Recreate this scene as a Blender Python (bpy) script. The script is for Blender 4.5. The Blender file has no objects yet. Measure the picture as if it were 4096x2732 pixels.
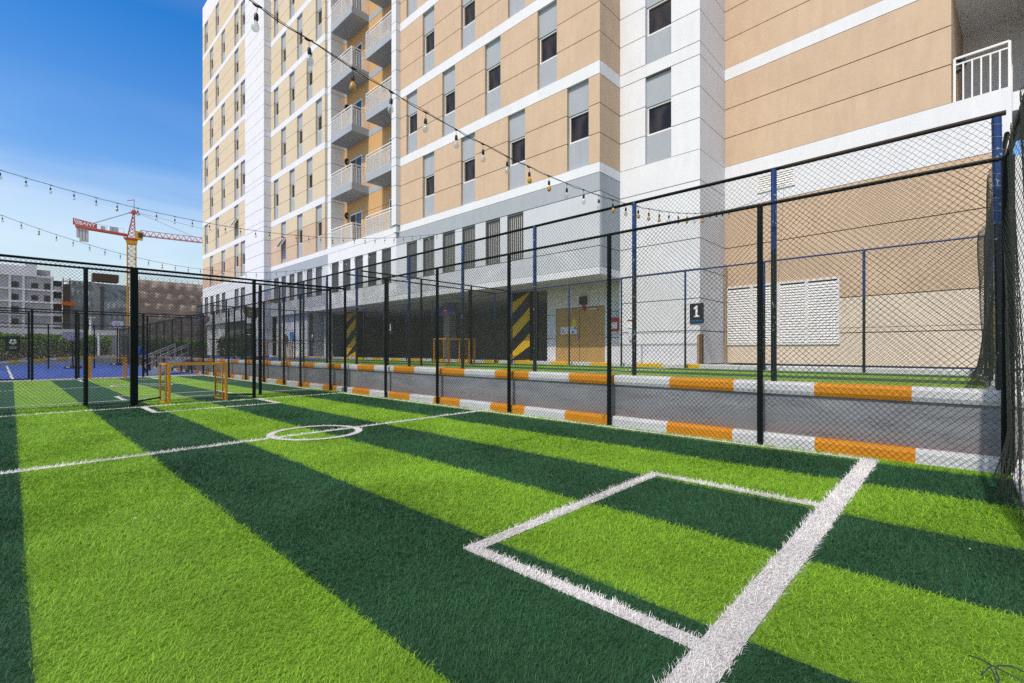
import bpy, math, random
import numpy as np
from mathutils import Vector, Matrix

random.seed(11)
rng = np.random.default_rng(11)
scene = bpy.context.scene
COL = scene.collection
R = math.radians
# horizontal basis of the viewing direction (used only to place far things by distance)
YAW = 0.75677
SA, CA = math.sin(YAW), math.cos(YAW)
def FR(F, Rr, z=0.0):
    return Vector((Rr * SA + F * CA, -Rr * CA + F * SA, z))

# ------------------------------------------------------------------ materials
def new_mat(name):
    m = bpy.data.materials.new(name); m.use_nodes = True
    nt = m.node_tree
    b = nt.nodes['Principled BSDF']
    return m, nt, b

def rgb(c): return (c[0], c[1], c[2], 1.0)

def mat(name, color, rough=0.6, spec=0.3, metal=0.0, var=0.0, vscale=(3, 3, 3), bump=0.0, bscale=40.0, color2=None, island=0.0, objrand=0.0):
    m, nt, b = new_mat(name)
    b.inputs['Roughness'].default_value = rough
    b.inputs['Metallic'].default_value = metal
    b.inputs['Specular IOR Level'].default_value = spec
    b.inputs['Base Color'].default_value = rgb(color)
    L = nt.links; N = nt.nodes
    if var > 0 or bump > 0:
        tc = N.new('ShaderNodeTexCoord')
    last = None
    if var > 0:
        mp = N.new('ShaderNodeMapping'); mp.inputs['Scale'].default_value = vscale
        L.new(tc.outputs['Object'], mp.inputs['Vector'])
        no = N.new('ShaderNodeTexNoise'); no.inputs['Scale'].default_value = 1.0
        no.inputs['Detail'].default_value = 8.0; no.inputs['Roughness'].default_value = 0.65
        L.new(mp.outputs[0], no.inputs['Vector'])
        mr = N.new('ShaderNodeMapRange')
        mr.inputs['From Min'].default_value = 0.25; mr.inputs['From Max'].default_value = 0.75
        L.new(no.outputs['Fac'], mr.inputs['Value'])
        mx = N.new('ShaderNodeMix'); mx.data_type = 'RGBA'
        L.new(mr.outputs[0], mx.inputs['Factor'])
        c2 = color2 if color2 else tuple(x * (1 - var) for x in color)
        mx.inputs['A'].default_value = rgb(c2)
        mx.inputs['B'].default_value = rgb(color if color2 else tuple(min(1, x * (1 + var * 0.5)) for x in color))
        last = mx.outputs['Result']
    if island > 0 or objrand > 0:
        if island > 0:
            g = N.new('ShaderNodeNewGeometry'); src = g.outputs['Random Per Island']; amt = island
        else:
            g = N.new('ShaderNodeObjectInfo'); src = g.outputs['Random']; amt = objrand
        mr2 = N.new('ShaderNodeMapRange')
        mr2.inputs['To Min'].default_value = 1 - amt; mr2.inputs['To Max'].default_value = 1 + amt
        L.new(src, mr2.inputs['Value'])
        vm = N.new('ShaderNodeVectorMath'); vm.operation = 'SCALE'
        if last is not None: L.new(last, vm.inputs[0])
        else: vm.inputs[0].default_value = color
        L.new(mr2.outputs[0], vm.inputs['Scale'])
        last = vm.outputs[0]
    if last is not None: L.new(last, b.inputs['Base Color'])
    if bump > 0:
        n2 = N.new('ShaderNodeTexNoise'); n2.inputs['Scale'].default_value = bscale
        n2.inputs['Detail'].default_value = 6.0
        L.new(tc.outputs['Object'], n2.inputs['Vector'])
        bp = N.new('ShaderNodeBump'); bp.inputs['Strength'].default_value = bump; bp.inputs['Distance'].default_value = 0.02
        L.new(n2.outputs['Fac'], bp.inputs['Height'])
        L.new(bp.outputs[0], b.inputs['Normal'])
    return m

def render_wall(name, color, streak=0.10):
    # painted render: fine grain, broad blotches and faint vertical run marks
    m, nt, b = new_mat(name); N, L = nt.nodes, nt.links
    b.inputs['Roughness'].default_value = 0.85; b.inputs['Specular IOR Level'].default_value = 0.15
    tc = N.new('ShaderNodeTexCoord')
    def noise(scale, detail):
        mp = N.new('ShaderNodeMapping'); mp.inputs['Scale'].default_value = scale
        L.new(tc.outputs['Object'], mp.inputs['Vector'])
        n = N.new('ShaderNodeTexNoise'); n.inputs['Scale'].default_value = 1.0; n.inputs['Detail'].default_value = detail
        n.inputs['Roughness'].default_value = 0.7
        L.new(mp.outputs[0], n.inputs['Vector'])
        return n.outputs['Fac']
    a = noise((4.5, 4.5, 0.9), 6); c = noise((0.7, 0.7, 0.7), 6)
    ad = N.new('ShaderNodeMath'); ad.operation = 'ADD'; L.new(a, ad.inputs[0]); L.new(c, ad.inputs[1])
    mr = N.new('ShaderNodeMapRange'); mr.inputs['From Min'].default_value = 0.7; mr.inputs['From Max'].default_value = 1.25
    mr.inputs['To Min'].default_value = 1 - streak; mr.inputs['To Max'].default_value = 1 + streak * 0.35
    L.new(ad.outputs[0], mr.inputs['Value'])
    vm = N.new('ShaderNodeVectorMath'); vm.operation = 'SCALE'; vm.inputs[0].default_value = color
    L.new(mr.outputs[0], vm.inputs['Scale']); L.new(vm.outputs[0], b.inputs['Base Color'])
    n2 = N.new('ShaderNodeTexNoise'); n2.inputs['Scale'].default_value = 60; n2.inputs['Detail'].default_value = 4
    L.new(tc.outputs['Object'], n2.inputs['Vector'])
    bp = N.new('ShaderNodeBump'); bp.inputs['Strength'].default_value = 0.18; bp.inputs['Distance'].default_value = 0.01
    L.new(n2.outputs['Fac'], bp.inputs['Height']); L.new(bp.outputs[0], b.inputs['Normal'])
    return m

WHITE = render_wall('white_render', (0.70, 0.70, 0.705), 0.07)
PEACH = render_wall('peach_render', (0.565, 0.415, 0.285), 0.12)
CREAM = render_wall('cream_render', (0.61, 0.51, 0.355), 0.07)
PALE = render_wall('pale_cream_render', (0.66, 0.56, 0.43), 0.06)
GREY = render_wall('grey_render', (0.36, 0.385, 0.41), 0.09)
LGREY = render_wall('light_grey_render', (0.53, 0.545, 0.565), 0.06)
OCHRE = render_wall('ochre_render', (0.56, 0.34, 0.15), 0.08)
JOINT = mat('joint_sealant', (0.10, 0.07, 0.05), 0.9, 0.1)
JOINTW = mat('joint_sealant_grey', (0.16, 0.155, 0.15), 0.9, 0.1)
SOFFIT = render_wall('soffit_render', (0.52, 0.51, 0.46), 0.1)
FRAME = mat('window_frame_white', (0.72, 0.71, 0.68), 0.45, 0.4)
METAL_W = mat('white_powder_coat', (0.74, 0.72, 0.68), 0.45, 0.4, var=0.06, vscale=(5, 5, 5))
LOUVD = mat('louvre_grey', (0.10, 0.10, 0.095), 0.55, 0.3)
BLIND = mat('louvre_backing', (0.66, 0.65, 0.61), 0.8, 0.2)
DARKINT = mat('dark_interior', (0.10, 0.098, 0.092), 0.9, 0.1, var=0.3)
CONC = mat('concrete', (0.30, 0.30, 0.30), 0.9, 0.2, var=0.25, vscale=(1.2, 1.2, 1.2), bump=0.25, bscale=30)
CONCL = mat('light_concrete', (0.50, 0.49, 0.48), 0.9, 0.2, var=0.18, vscale=(1.5, 1.5, 1.5), bump=0.2, bscale=30)
ASPH = mat('asphalt', (0.11, 0.115, 0.125), 0.9, 0.2, var=0.25, vscale=(2, 2, 2), bump=0.3, bscale=90)
SAND = mat('sandy_ground', (0.36, 0.30, 0.23), 0.95, 0.1, var=0.25, vscale=(0.2, 0.2, 0.2))
BLUEC = mat('blue_court_paint', (0.065, 0.115, 0.42), 0.75, 0.2, var=0.16, vscale=(0.8, 0.8, 0.8))
LINEW = mat('white_line_paint', (0.62, 0.62, 0.64), 0.8, 0.2, var=0.15)
KWHITE = mat('kerb_white_paint', (0.60, 0.60, 0.605), 0.7, 0.25, var=0.16, vscale=(2.5, 2.5, 6), bump=0.15, bscale=50)
KORANGE = mat('kerb_orange_paint', (0.62, 0.235, 0.008), 0.6, 0.3, var=0.16, vscale=(2.5, 2.5, 6), bump=0.15, bscale=50)
KYELLOW = mat('kerb_yellow_paint', (0.72, 0.44, 0.012), 0.6, 0.3, var=0.1)
WIRE = mat('green_black_wire', (0.040, 0.041, 0.032), 0.45, 0.4)
POSTM = mat('dark_green_paint', (0.0045, 0.0075, 0.007), 0.5, 0.12, var=0.4, vscale=(9, 9, 9))
GOALM = mat('orange_goal_paint', (0.66, 0.27, 0.012), 0.42, 0.45, var=0.2, vscale=(6, 6, 6))
NETM = mat('orange_net_wire', (0.40, 0.20, 0.03), 0.6, 0.3)
CABLE = mat('black_cable', (0.014, 0.013, 0.012), 0.5, 0.35)
BLACKM = mat('black_panel', (0.012, 0.012, 0.015), 0.4, 0.4)
SIGNW = mat('sign_white', (0.75, 0.75, 0.76), 0.5, 0.3)
SIGNB = mat('sign_blue', (0.02, 0.22, 0.62), 0.5, 0.3)
SIGNY = mat('sign_yellow', (0.72, 0.52, 0.02), 0.5, 0.3)
SIGNR = mat('sign_red', (0.42, 0.025, 0.02), 0.45, 0.4)
NAVY = mat('navy_panel', (0.035, 0.05, 0.16), 0.5, 0.3)
DOORM = mat('tan_door_paint', (0.50, 0.30, 0.10), 0.5, 0.35, var=0.1)
CR_RED = mat('crane_red', (0.50, 0.085, 0.045), 0.5, 0.3, var=0.15)
CR_YEL = mat('crane_yellow', (0.66, 0.34, 0.02), 0.5, 0.3, var=0.15)
STEEL = mat('galvanised_steel', (0.45, 0.46, 0.48), 0.35, 0.5, metal=0.7)
GLASSD = mat('dark_glass', (0.02, 0.024, 0.028), 0.12, 0.5)
TIMB = mat('weathered_timber', (0.16, 0.095, 0.05), 0.8, 0.2, var=0.35, vscale=(3, 3, 14))
TIMBL = mat('pale_timber', (0.42, 0.28, 0.16), 0.8, 0.2, var=0.25, vscale=(3, 3, 14))
SKIN = mat('skin', (0.11, 0.06, 0.04), 0.6, 0.3)
BSHIRT = mat('blue_shirt', (0.015, 0.06, 0.36), 0.8, 0.2, var=0.15, vscale=(9, 9, 9))
TROUS = mat('dark_trousers', (0.018, 0.019, 0.024), 0.85, 0.1)
HAIRM = mat('black_hair', (0.010, 0.008, 0.007), 0.6, 0.2)

# window glass: brown tinted pane with a little tonal drift from pane to pane
def glass_pane():
    m, nt, b = new_mat('tinted_window_glass'); N, L = nt.nodes, nt.links
    b.inputs['Roughness'].default_value = 0.07; b.inputs['Specular IOR Level'].default_value = 0.32
    oi = N.new('ShaderNodeObjectInfo'); tc = N.new('ShaderNodeTexCoord')
    mp = N.new('ShaderNodeMapping'); mp.inputs['Scale'].default_value = (3, 3, 1.2)
    L.new(tc.outputs['Object'], mp.inputs['Vector'])
    n = N.new('ShaderNodeTexNoise'); n.noise_dimensions = '4D'; n.inputs['Scale'].default_value = 1.0
    L.new(mp.outputs[0], n.inputs['Vector']); L.new(oi.outputs['Random'], n.inputs['W'])
    r = N.new('ShaderNodeValToRGB')
    r.color_ramp.elements[0].position = 0.35; r.color_ramp.elements[0].color = (0.016, 0.011, 0.007, 1)
    r.color_ramp.elements[1].position = 0.68; r.color_ramp.elements[1].color = (0.060, 0.043, 0.028, 1)
    ad = N.new('ShaderNodeMath'); ad.operation = 'MULTIPLY_ADD'; ad.inputs[1].default_value = 0.22; 
    L.new(oi.outputs['Random'], ad.inputs[0]); L.new(n.outputs['Fac'], ad.inputs[2])
    sb = N.new('ShaderNodeMath'); sb.operation = 'SUBTRACT'; sb.inputs[1].default_value = 0.1
    L.new(ad.outputs[0], sb.inputs[0])
    L.new(sb.outputs[0], r.inputs['Fac']); L.new(r.outputs['Color'], b.inputs['Base Color'])
    return m
PANE = glass_pane()

# posts repainted blue above about shoulder height of the upper pitch, chipped edge, flecks of bare primer
def post_two_tone(name, zsplit):
    m, nt, b = new_mat(name); N, L = nt.nodes, nt.links
    b.inputs['Roughness'].default_value = 0.4; b.inputs['Specular IOR Level'].default_value = 0.45
    g = N.new('ShaderNodeNewGeometry'); sx = N.new('ShaderNodeSeparateXYZ'); L.new(g.outputs['Position'], sx.inputs[0])
    n = N.new('ShaderNodeTexNoise'); n.inputs['Scale'].default_value = 11; n.inputs['Detail'].default_value = 6
    L.new(g.outputs['Position'], n.inputs['Vector'])
    ma = N.new('ShaderNodeMath'); ma.operation = 'MULTIPLY_ADD'; ma.inputs[1].default_value = 0.9
    L.new(n.outputs['Fac'], ma.inputs[0]); L.new(sx.outputs['Z'], ma.inputs[2])
    gt = N.new('ShaderNodeMath'); gt.operation = 'GREATER_THAN'; gt.inputs[1].default_value = zsplit + 0.45
    L.new(ma.outputs[0], gt.inputs[0])
    mx = N.new('ShaderNodeMix'); mx.data_type = 'RGBA'
    mx.inputs['A'].default_value = (0.006, 0.012, 0.011, 1); mx.inputs['B'].default_value = (0.006, 0.032, 0.135, 1)
    L.new(gt.outputs[0], mx.inputs['Factor'])
    n2 = N.new('ShaderNodeTexNoise'); n2.inputs['Scale'].default_value = 26; n2.inputs['Detail'].default_value = 3
    L.new(g.outputs['Position'], n2.inputs['Vector'])
    g2 = N.new('ShaderNodeMath'); g2.operation = 'GREATER_THAN'; g2.inputs[1].default_value = 0.665
    L.new(n2.outputs['Fac'], g2.inputs[0])
    m2 = N.new('ShaderNodeMix'); m2.data_type = 'RGBA'; L.new(g2.outputs[0], m2.inputs['Factor'])
    L.new(mx.outputs['Result'], m2.inputs['A']); m2.inputs['B'].default_value = (0.25, 0.29, 0.30, 1)
    L.new(m2.outputs['Result'], b.inputs['Base Color'])
    return m
POST2 = post_two_tone('blue_over_green_paint', 2.55)
RUSTY = mat('rusted_dark_rail', (0.03, 0.022, 0.016), 0.6, 0.2, var=0.5, vscale=(5, 5, 5))
WIREO = mat('olive_wire_coat', (0.075, 0.078, 0.048), 0.5, 0.35)
BLUEP = mat('blue_rail_paint', (0.008, 0.035, 0.15), 0.45, 0.3, var=0.3, vscale=(9, 9, 9))

# retaining wall: grey paint, cracks along the courses, brown damp rising from the foot
def retaining():
    m, nt, b = new_mat('cracked_grey_paint'); N, L = nt.nodes, nt.links
    b.inputs['Roughness'].default_value = 0.85; b.inputs['Specular IOR Level'].default_value = 0.2
    tc = N.new('ShaderNodeTexCoord'); sx = N.new('ShaderNodeSeparateXYZ'); L.new(tc.outputs['Object'], sx.inputs[0])
    mp = N.new('ShaderNodeMapping'); mp.inputs['Scale'].default_value = (1, 0.5, 2.0); L.new(tc.outputs['Object'], mp.inputs[0])
    n = N.new('ShaderNodeTexNoise'); n.inputs['Scale'].default_value = 2.2; n.inputs['Detail'].default_value = 8; L.new(mp.outputs[0], n.inputs['Vector'])
    r = N.new('ShaderNodeValToRGB')
    r.color_ramp.elements[0].position = 0.3; r.color_ramp.elements[0].color = (0.175, 0.18, 0.195, 1)
    r.color_ramp.elements[1].position = 0.72; r.color_ramp.elements[1].color = (0.27, 0.28, 0.30, 1)
    L.new(n.outputs['Fac'], r.inputs['Fac'])
    # damp stain from the foot
    ma = N.new('ShaderNodeMath'); ma.operation = 'MULTIPLY_ADD'; ma.inputs[1].default_value = -0.55; L.new(n.outputs['Fac'], ma.inputs[0]); L.new(sx.outputs['Z'], ma.inputs[2])
    mr = N.new('ShaderNodeMapRange'); mr.inputs['From Min'].default_value = 0.10; mr.inputs['From Max'].default_value = -0.14; L.new(ma.outputs[0], mr.inputs['Value'])
    mx = N.new('ShaderNodeMix'); mx.data_type = 'RGBA'; L.new(mr.outputs[0], mx.inputs['Factor'])
    L.new(r.outputs['Color'], mx.inputs['A']); mx.inputs['B'].default_value = (0.215, 0.18, 0.175, 1)
    # cracks: thin contour lines of a stretched noise
    mp2 = N.new('ShaderNodeMapping'); mp2.inputs['Scale'].default_value = (1, 0.55, 3.4); L.new(tc.outputs['Object'], mp2.inputs[0])
    n2 = N.new('ShaderNodeTexNoise'); n2.inputs['Scale'].default_value = 1.5; n2.inputs['Detail'].default_value = 7; n2.inputs['Roughness'].default_value = 0.6; L.new(mp2.outputs[0], n2.inputs['Vector'])
    s = N.new('ShaderNodeMath'); s.operation = 'SUBTRACT'; s.inputs[1].default_value = 0.5; L.new(n2.outputs['Fac'], s.inputs[0])
    ab = N.new('ShaderNodeMath'); ab.operation = 'ABSOLUTE'; L.new(s.outputs[0], ab.inputs[0])
    lt = N.new('ShaderNodeMapRange'); lt.inputs['From Min'].default_value = 0.006; lt.inputs['From Max'].default_value = 0.0; lt.inputs['To Max'].default_value = 0.75; L.new(ab.outputs[0], lt.inputs['Value'])
    m2 = N.new('ShaderNodeMix'); m2.data_type = 'RGBA'; L.new(lt.outputs[0], m2.inputs['Factor'])
    L.new(mx.outputs['Result'], m2.inputs['A']); m2.inputs['B'].default_value = (0.05, 0.045, 0.04, 1)
    L.new(m2.outputs['Result'], b.inputs['Base Color'])
    bp = N.new('ShaderNodeBump'); bp.inputs['Strength'].default_value = 0.3; bp.inputs['Distance'].default_value = 0.02; L.new(n.outputs['Fac'], bp.inputs['Height']); L.new(bp.outputs[0], b.inputs['Normal'])
    return m
RETW = retaining()

# artificial turf pile and backing
def turf(name, c, isl=0.28, trans=0.25, backing=False):
    m, nt, b = new_mat(name); N, L = nt.nodes, nt.links
    b.inputs['Roughness'].default_value = 0.55; b.inputs['Specular IOR Level'].default_value = 0.22
    tc = N.new('ShaderNodeTexCoord')
    n = N.new('ShaderNodeTexNoise'); n.inputs['Scale'].default_value = 1.1; n.inputs['Detail'].default_value = 6; L.new(tc.outputs['Object'], n.inputs['Vector'])
    mr = N.new('ShaderNodeMapRange'); mr.inputs['From Min'].default_value = 0.3; mr.inputs['From Max'].default_value = 0.7
    mr.inputs['To Min'].default_value = 0.84; mr.inputs['To Max'].default_value = 1.14; L.new(n.outputs['Fac'], mr.inputs['Value'])
    if backing:
        n3 = N.new('ShaderNodeTexNoise'); n3.inputs['Scale'].default_value = 70; n3.inputs['Detail'].default_value = 5; n3.inputs['Roughness'].default_value = 0.75
        L.new(tc.outputs['Object'], n3.inputs['Vector'])
        m3 = N.new('ShaderNodeMapRange'); m3.inputs['From Min'].default_value = 0.3; m3.inputs['From Max'].default_value = 0.7; m3.inputs['To Min'].default_value = 0.55; m3.inputs['To Max'].default_value = 1.35
        L.new(n3.outputs['Fac'], m3.inputs['Value'])
        src = m3.outputs[0]
        bp = N.new('ShaderNodeBump'); bp.inputs['Strength'].default_value = 0.9; bp.inputs['Distance'].default_value = 0.03
        L.new(n3.outputs['Fac'], bp.inputs['Height']); L.new(bp.outputs[0], b.inputs['Normal'])
    else:
        g = N.new('ShaderNodeNewGeometry')
        m3 = N.new('ShaderNodeMapRange'); m3.inputs['To Min'].default_value = 1 - isl; m3.inputs['To Max'].default_value = 1 + isl; L.new(g.outputs['Random Per Island'], m3.inputs['Value'])
        src = m3.outputs[0]
    mu = N.new('ShaderNodeMath'); mu.operation = 'MULTIPLY'; L.new(mr.outputs[0], mu.inputs[0]); L.new(src, mu.inputs[1])
    vm = N.new('ShaderNodeVectorMath'); vm.operation = 'SCALE'; vm.inputs[0].default_value = c; L.new(mu.outputs[0], vm.inputs['Scale'])
    L.new(vm.outputs[0], b.inputs['Base Color'])
    if trans > 0 and not backing:
        tr = N.new('ShaderNodeBsdfTranslucent'); L.new(vm.outputs[0], tr.inputs['Color'])
        ms = N.new('ShaderNodeMixShader'); ms.inputs[0].default_value = trans
        out = N['Material Output']
        L.new(b.outputs[0], ms.inputs[1]); L.new(tr.outputs[0], ms.inputs[2]); L.new(ms.outputs[0], out.inputs['Surface'])
    return m
CL = (0.205, 0.385, 0.024); CD = (0.024, 0.092, 0.036); CW = (0.74, 0.715, 0.70)
T_L, T_D, T_W = turf('turf_light_pile', CL, 0.38), turf('turf_dark_pile', CD, 0.55), turf('turf_white_pile', CW, 0.12)
B_L, B_D, B_W = turf('turf_light_backing', CL, backing=True), turf('turf_dark_backing', CD, backing=True), turf('turf_white_backing', CW, backing=True)

# light bulbs: clear glass seen as a thin shell
def bulb_mat(name, tint, a):
    m, nt, b = new_mat(name); N, L = nt.nodes, nt.links
    b.inputs['Base Color'].default_value = rgb(tint); b.inputs['Roughness'].default_value = 0.08; b.inputs['Specular IOR Level'].default_value = 0.7
    tr = N.new('ShaderNodeBsdfTransparent'); tr.inputs['Color'].default_value = rgb(tuple(0.55 + 0.45 * t for t in tint))
    lw = N.new('ShaderNodeLayerWeight'); lw.inputs['Blend'].default_value = 0.35
    mr = N.new('ShaderNodeMapRange'); mr.inputs['To Min'].default_value = a; mr.inputs['To Max'].default_value = min(1, a + 0.55); L.new(lw.outputs['Facing'], mr.inputs['Value'])
    ms = N.new('ShaderNodeMixShader'); L.new(mr.outputs[0], ms.inputs[0]); L.new(tr.outputs[0], ms.inputs[1]); L.new(b.outputs[0], ms.inputs[2])
    L.new(ms.outputs[0], N['Material Output'].inputs['Surface'])
    return m
BULBC = bulb_mat('clear_bulb_glass', (0.75, 0.74, 0.72), 0.22)
BULBA = bulb_mat('amber_bulb_glass', (0.62, 0.33, 0.06), 0.55)

# construction netting with hanging folds and faint floor lines
def netting(name, c1, c2):
    m, nt, b = new_mat(name); N, L = nt.nodes, nt.links
    b.inputs['Roughness'].default_value = 0.9; b.inputs['Specular IOR Level'].default_value = 0.1
    tc = N.new('ShaderNodeTexCoord')
    mp = N.new('ShaderNodeMapping'); mp.inputs['Scale'].default_value = (0.22, 0.22, 0.5); mp.inputs['Rotation'].default_value = (0, 0.5, 0); L.new(tc.outputs['Object'], mp.inputs[0])
    n = N.new('ShaderNodeTexNoise'); n.inputs['Scale'].default_value = 1; n.inputs['Detail'].default_value = 9; n.inputs['Distortion'].default_value = 1.2; L.new(mp.outputs[0], n.inputs['Vector'])
    r = N.new('ShaderNodeValToRGB'); r.color_ramp.elements[0].position = 0.32; r.color_ramp.elements[0].color = rgb(c1)
    r.color_ramp.elements[1].position = 0.66; r.color_ramp.elements[1].color = rgb(c2); L.new(n.outputs['Fac'], r.inputs['Fac'])
    L.new(r.outputs['Color'], b.inputs['Base Color'])
    bp = N.new('ShaderNodeBump'); bp.inputs['Strength'].default_value = 0.8; bp.inputs['Distance'].default_value = 0.5; L.new(n.outputs['Fac'], bp.inputs['Height']); L.new(bp.outputs[0], b.inputs['Normal'])
    return m
NETB = netting('brown_debris_netting', (0.27, 0.205, 0.165), (0.48, 0.39, 0.32))
NETG = netting('grey_green_debris_netting', (0.17, 0.19, 0.185), (0.36, 0.40, 0.395))

# ------------------------------------------------------------------ mesh builder
class MB:
    def __init__(s): s.v = []; s.f = []; s.m = []
    def add(s, vs, fs, mi=0):
        o = len(s.v); s.v.extend([tuple(p) for p in vs])
        for f in fs: s.f.append(tuple(i + o for i in f)); s.m.append(mi)
        return s
    def quad(s, a, b, c, d, mi=0): return s.add([a, b, c, d], [(0, 1, 2, 3)], mi)
    def hexa(s, P, mi=0):   # 8 corners: bottom ring 0-3, top ring 4-7
        return s.add(P, [(3, 2, 1, 0), (4, 5, 6, 7), (0, 1, 5, 4), (1, 2, 6, 5), (2, 3, 7, 6), (3, 0, 4, 7)], mi)
    def box(s, a, b, mi=0):
        x0, y0, z0 = [min(p, q) for p, q in zip(a, b)]; x1, y1, z1 = [max(p, q) for p, q in zip(a, b)]
        return s.hexa([(x0, y0, z0), (x1, y0, z0), (x1, y1, z0), (x0, y1, z0), (x0, y0, z1), (x1, y0, z1), (x1, y1, z1), (x0, y1, z1)], mi)
    def bar(s, p, q, w, h, mi=0, up=(0, 0, 1)):
        p, q = Vector(p), Vector(q); d = (q - p).normalized(); u = Vector(up)
        if abs(d.dot(u)) > 0.98: u = Vector((0, 1, 0))
        sd = d.cross(u).normalized() * (w / 2); u2 = sd.cross(d).normalized() * (h / 2)
        return s.hexa([p - sd - u2, p + sd - u2, q + sd - u2, q - sd - u2, p - sd + u2, p + sd + u2, q + sd + u2, q - sd + u2], mi)
    def path(s, pts, r, n=8, mi=0, radii=None, caps=True):
        pts = [Vector(p) for p in pts]; k = len(pts)
        d0 = (pts[1] - pts[0]).normalized()
        u = Vector((0, 0, 1)) if abs(d0.z) < 0.9 else Vector((1, 0, 0))
        o = len(s.v)
        for i, p in enumerate(pts):
            d = (pts[min(i + 1, k - 1)] - pts[max(i - 1, 0)])
            d = d.normalized() if d.length > 1e-9 else d0
            sd = d.cross(u)
            if sd.length < 1e-6: sd = d.cross(Vector((0, 1, 0)))
            sd.normalize(); u = sd.cross(d).normalized()
            rr = radii[i] if radii else r
            for j in range(n):
                a = 2 * math.pi * j / n
                s.v.append(tuple(p + sd * (rr * math.cos(a)) + u * (rr * math.sin(a))))
        for i in range(k - 1):
            for j in range(n):
                j2 = (j + 1) % n
                s.f.append((o + i * n + j, o + i * n + j2, o + (i + 1) * n + j2, o + (i + 1) * n + j)); s.m.append(mi)
        if caps:
            s.f.append(tuple(o + j for j in reversed(range(n)))); s.m.append(mi)
            s.f.append(tuple(o + (k - 1) * n + j for j in range(n))); s.m.append(mi)
        return s
    def tube(s, p, q, r, n=8, mi=0): return s.path([p, q], r, n, mi)
    def lathe(s, prof, c=(0, 0, 0), n=12, mi=0):
        o = len(s.v); k = len(prof)
        for (r, z) in prof:
            for j in range(n):
                a = 2 * math.pi * j / n
                s.v.append((c[0] + r * math.cos(a), c[1] + r * math.sin(a), c[2] + z))
        for i in range(k - 1):
            for j in range(n):
                j2 = (j + 1) % n
                s.f.append((o + i * n + j, o + i * n + j2, o + (i + 1) * n + j2, o + (i + 1) * n + j)); s.m.append(mi)
        s.f.append(tuple(o + j for j in reversed(range(n)))); s.m.append(mi)
        s.f.append(tuple(o + (k - 1) * n + j for j in range(n))); s.m.append(mi)
        return s
    def prism(s, pts, fn, d0, d1, mi=0):   # outline pts (a,b), fn(a,b,d)->xyz
        n = len(pts); o = len(s.v)
        for d in (d0, d1):
            for a, b in pts: s.v.append(tuple(fn(a, b, d)))
        s.f.append(tuple(o + i for i in range(n))); s.m.append(mi)
        s.f.append(tuple(o + n + i for i in reversed(range(n)))); s.m.append(mi)
        for i in range(n):
            j = (i + 1) % n
            s.f.append((o + i, o + n + i, o + n + j, o + j)); s.m.append(mi)
        return s
    def mesh(s, name, mats, base=(0, 0, 0), smooth=False):
        me = bpy.data.meshes.new(name)
        b = Vector(base)
        me.from_pydata([(x - b.x, y - b.y, z - b.z) for x, y, z in s.v], [], s.f)
        for m in (mats if isinstance(mats, (list, tuple)) else [mats]): me.materials.append(m)
        if len(me.materials) > 1: me.polygons.foreach_set('material_index', s.m)
        if smooth: me.polygons.foreach_set('use_smooth', [True] * len(me.polygons))
        import bmesh
        bm = bmesh.new(); bm.from_mesh(me); bmesh.ops.recalc_face_normals(bm, faces=bm.faces); bm.to_mesh(me); bm.free()
        me.update()
        return me
    def build(s, name, mats, parent=None, smooth=False, base=None):
        if base is None: base = wbase(parent) if parent is not None else (0, 0, 0)
        ob = bpy.data.objects.new(name, s.mesh(name, mats, base, smooth)); COL.objects.link(ob)
        if parent is not None: ob.parent = parent
        elif base != (0, 0, 0): ob.location = base
        return ob

def wbase(o):
    v = Vector((0, 0, 0))
    while o is not None: v += o.location; o = o.parent
    return v

def link(name, me, parent=None, loc=(0, 0, 0)):
    ob = bpy.data.objects.new(name, me); COL.objects.link(ob); ob.parent = parent; ob.location = loc
    return ob
def thing(name, label, cat, loc=(0, 0, 0), group=None):
    o = bpy.data.objects.new(name, None); COL.objects.link(o); o.location = loc; o.empty_display_size = 0.2
    return tag(o, label, cat, group)
def tag(o, label, cat, group=None):
    o['label'] = label; o['category'] = cat
    if group: o['group'] = group
    return o
def struct(o, kind='structure'):
    o['kind'] = kind; return o
def copy_tree(o, parent=None):
    c = o.copy(); COL.objects.link(c)
    if parent is not None: c.parent = parent
    for ch in list(o.children): copy_tree(ch, c)
    return c

def np_mesh(name, V, Q, mats, parent=None, midx=None, loops_per=4):
    me = bpy.data.meshes.new(name)
    nv, nf = len(V), len(Q)
    me.vertices.add(nv); me.vertices.foreach_set('co', V.astype(np.float32).ravel())
    me.loops.add(nf * loops_per); me.loops.foreach_set('vertex_index', Q.astype(np.int32).ravel())
    me.polygons.add(nf); me.polygons.foreach_set('loop_start', np.arange(0, nf * loops_per, loops_per, dtype=np.int32))
    try: me.polygons.foreach_set('loop_total', np.full(nf, loops_per, dtype=np.int32))
    except Exception: pass
    for m in mats: me.materials.append(m)
    if midx is not None: me.polygons.foreach_set('material_index', midx.astype(np.int32))
    me.update(calc_edges=True); me.validate()
    ob = bpy.data.objects.new(name, me); COL.objects.link(ob)
    if parent is not None: ob.parent = parent
    return ob

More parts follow.
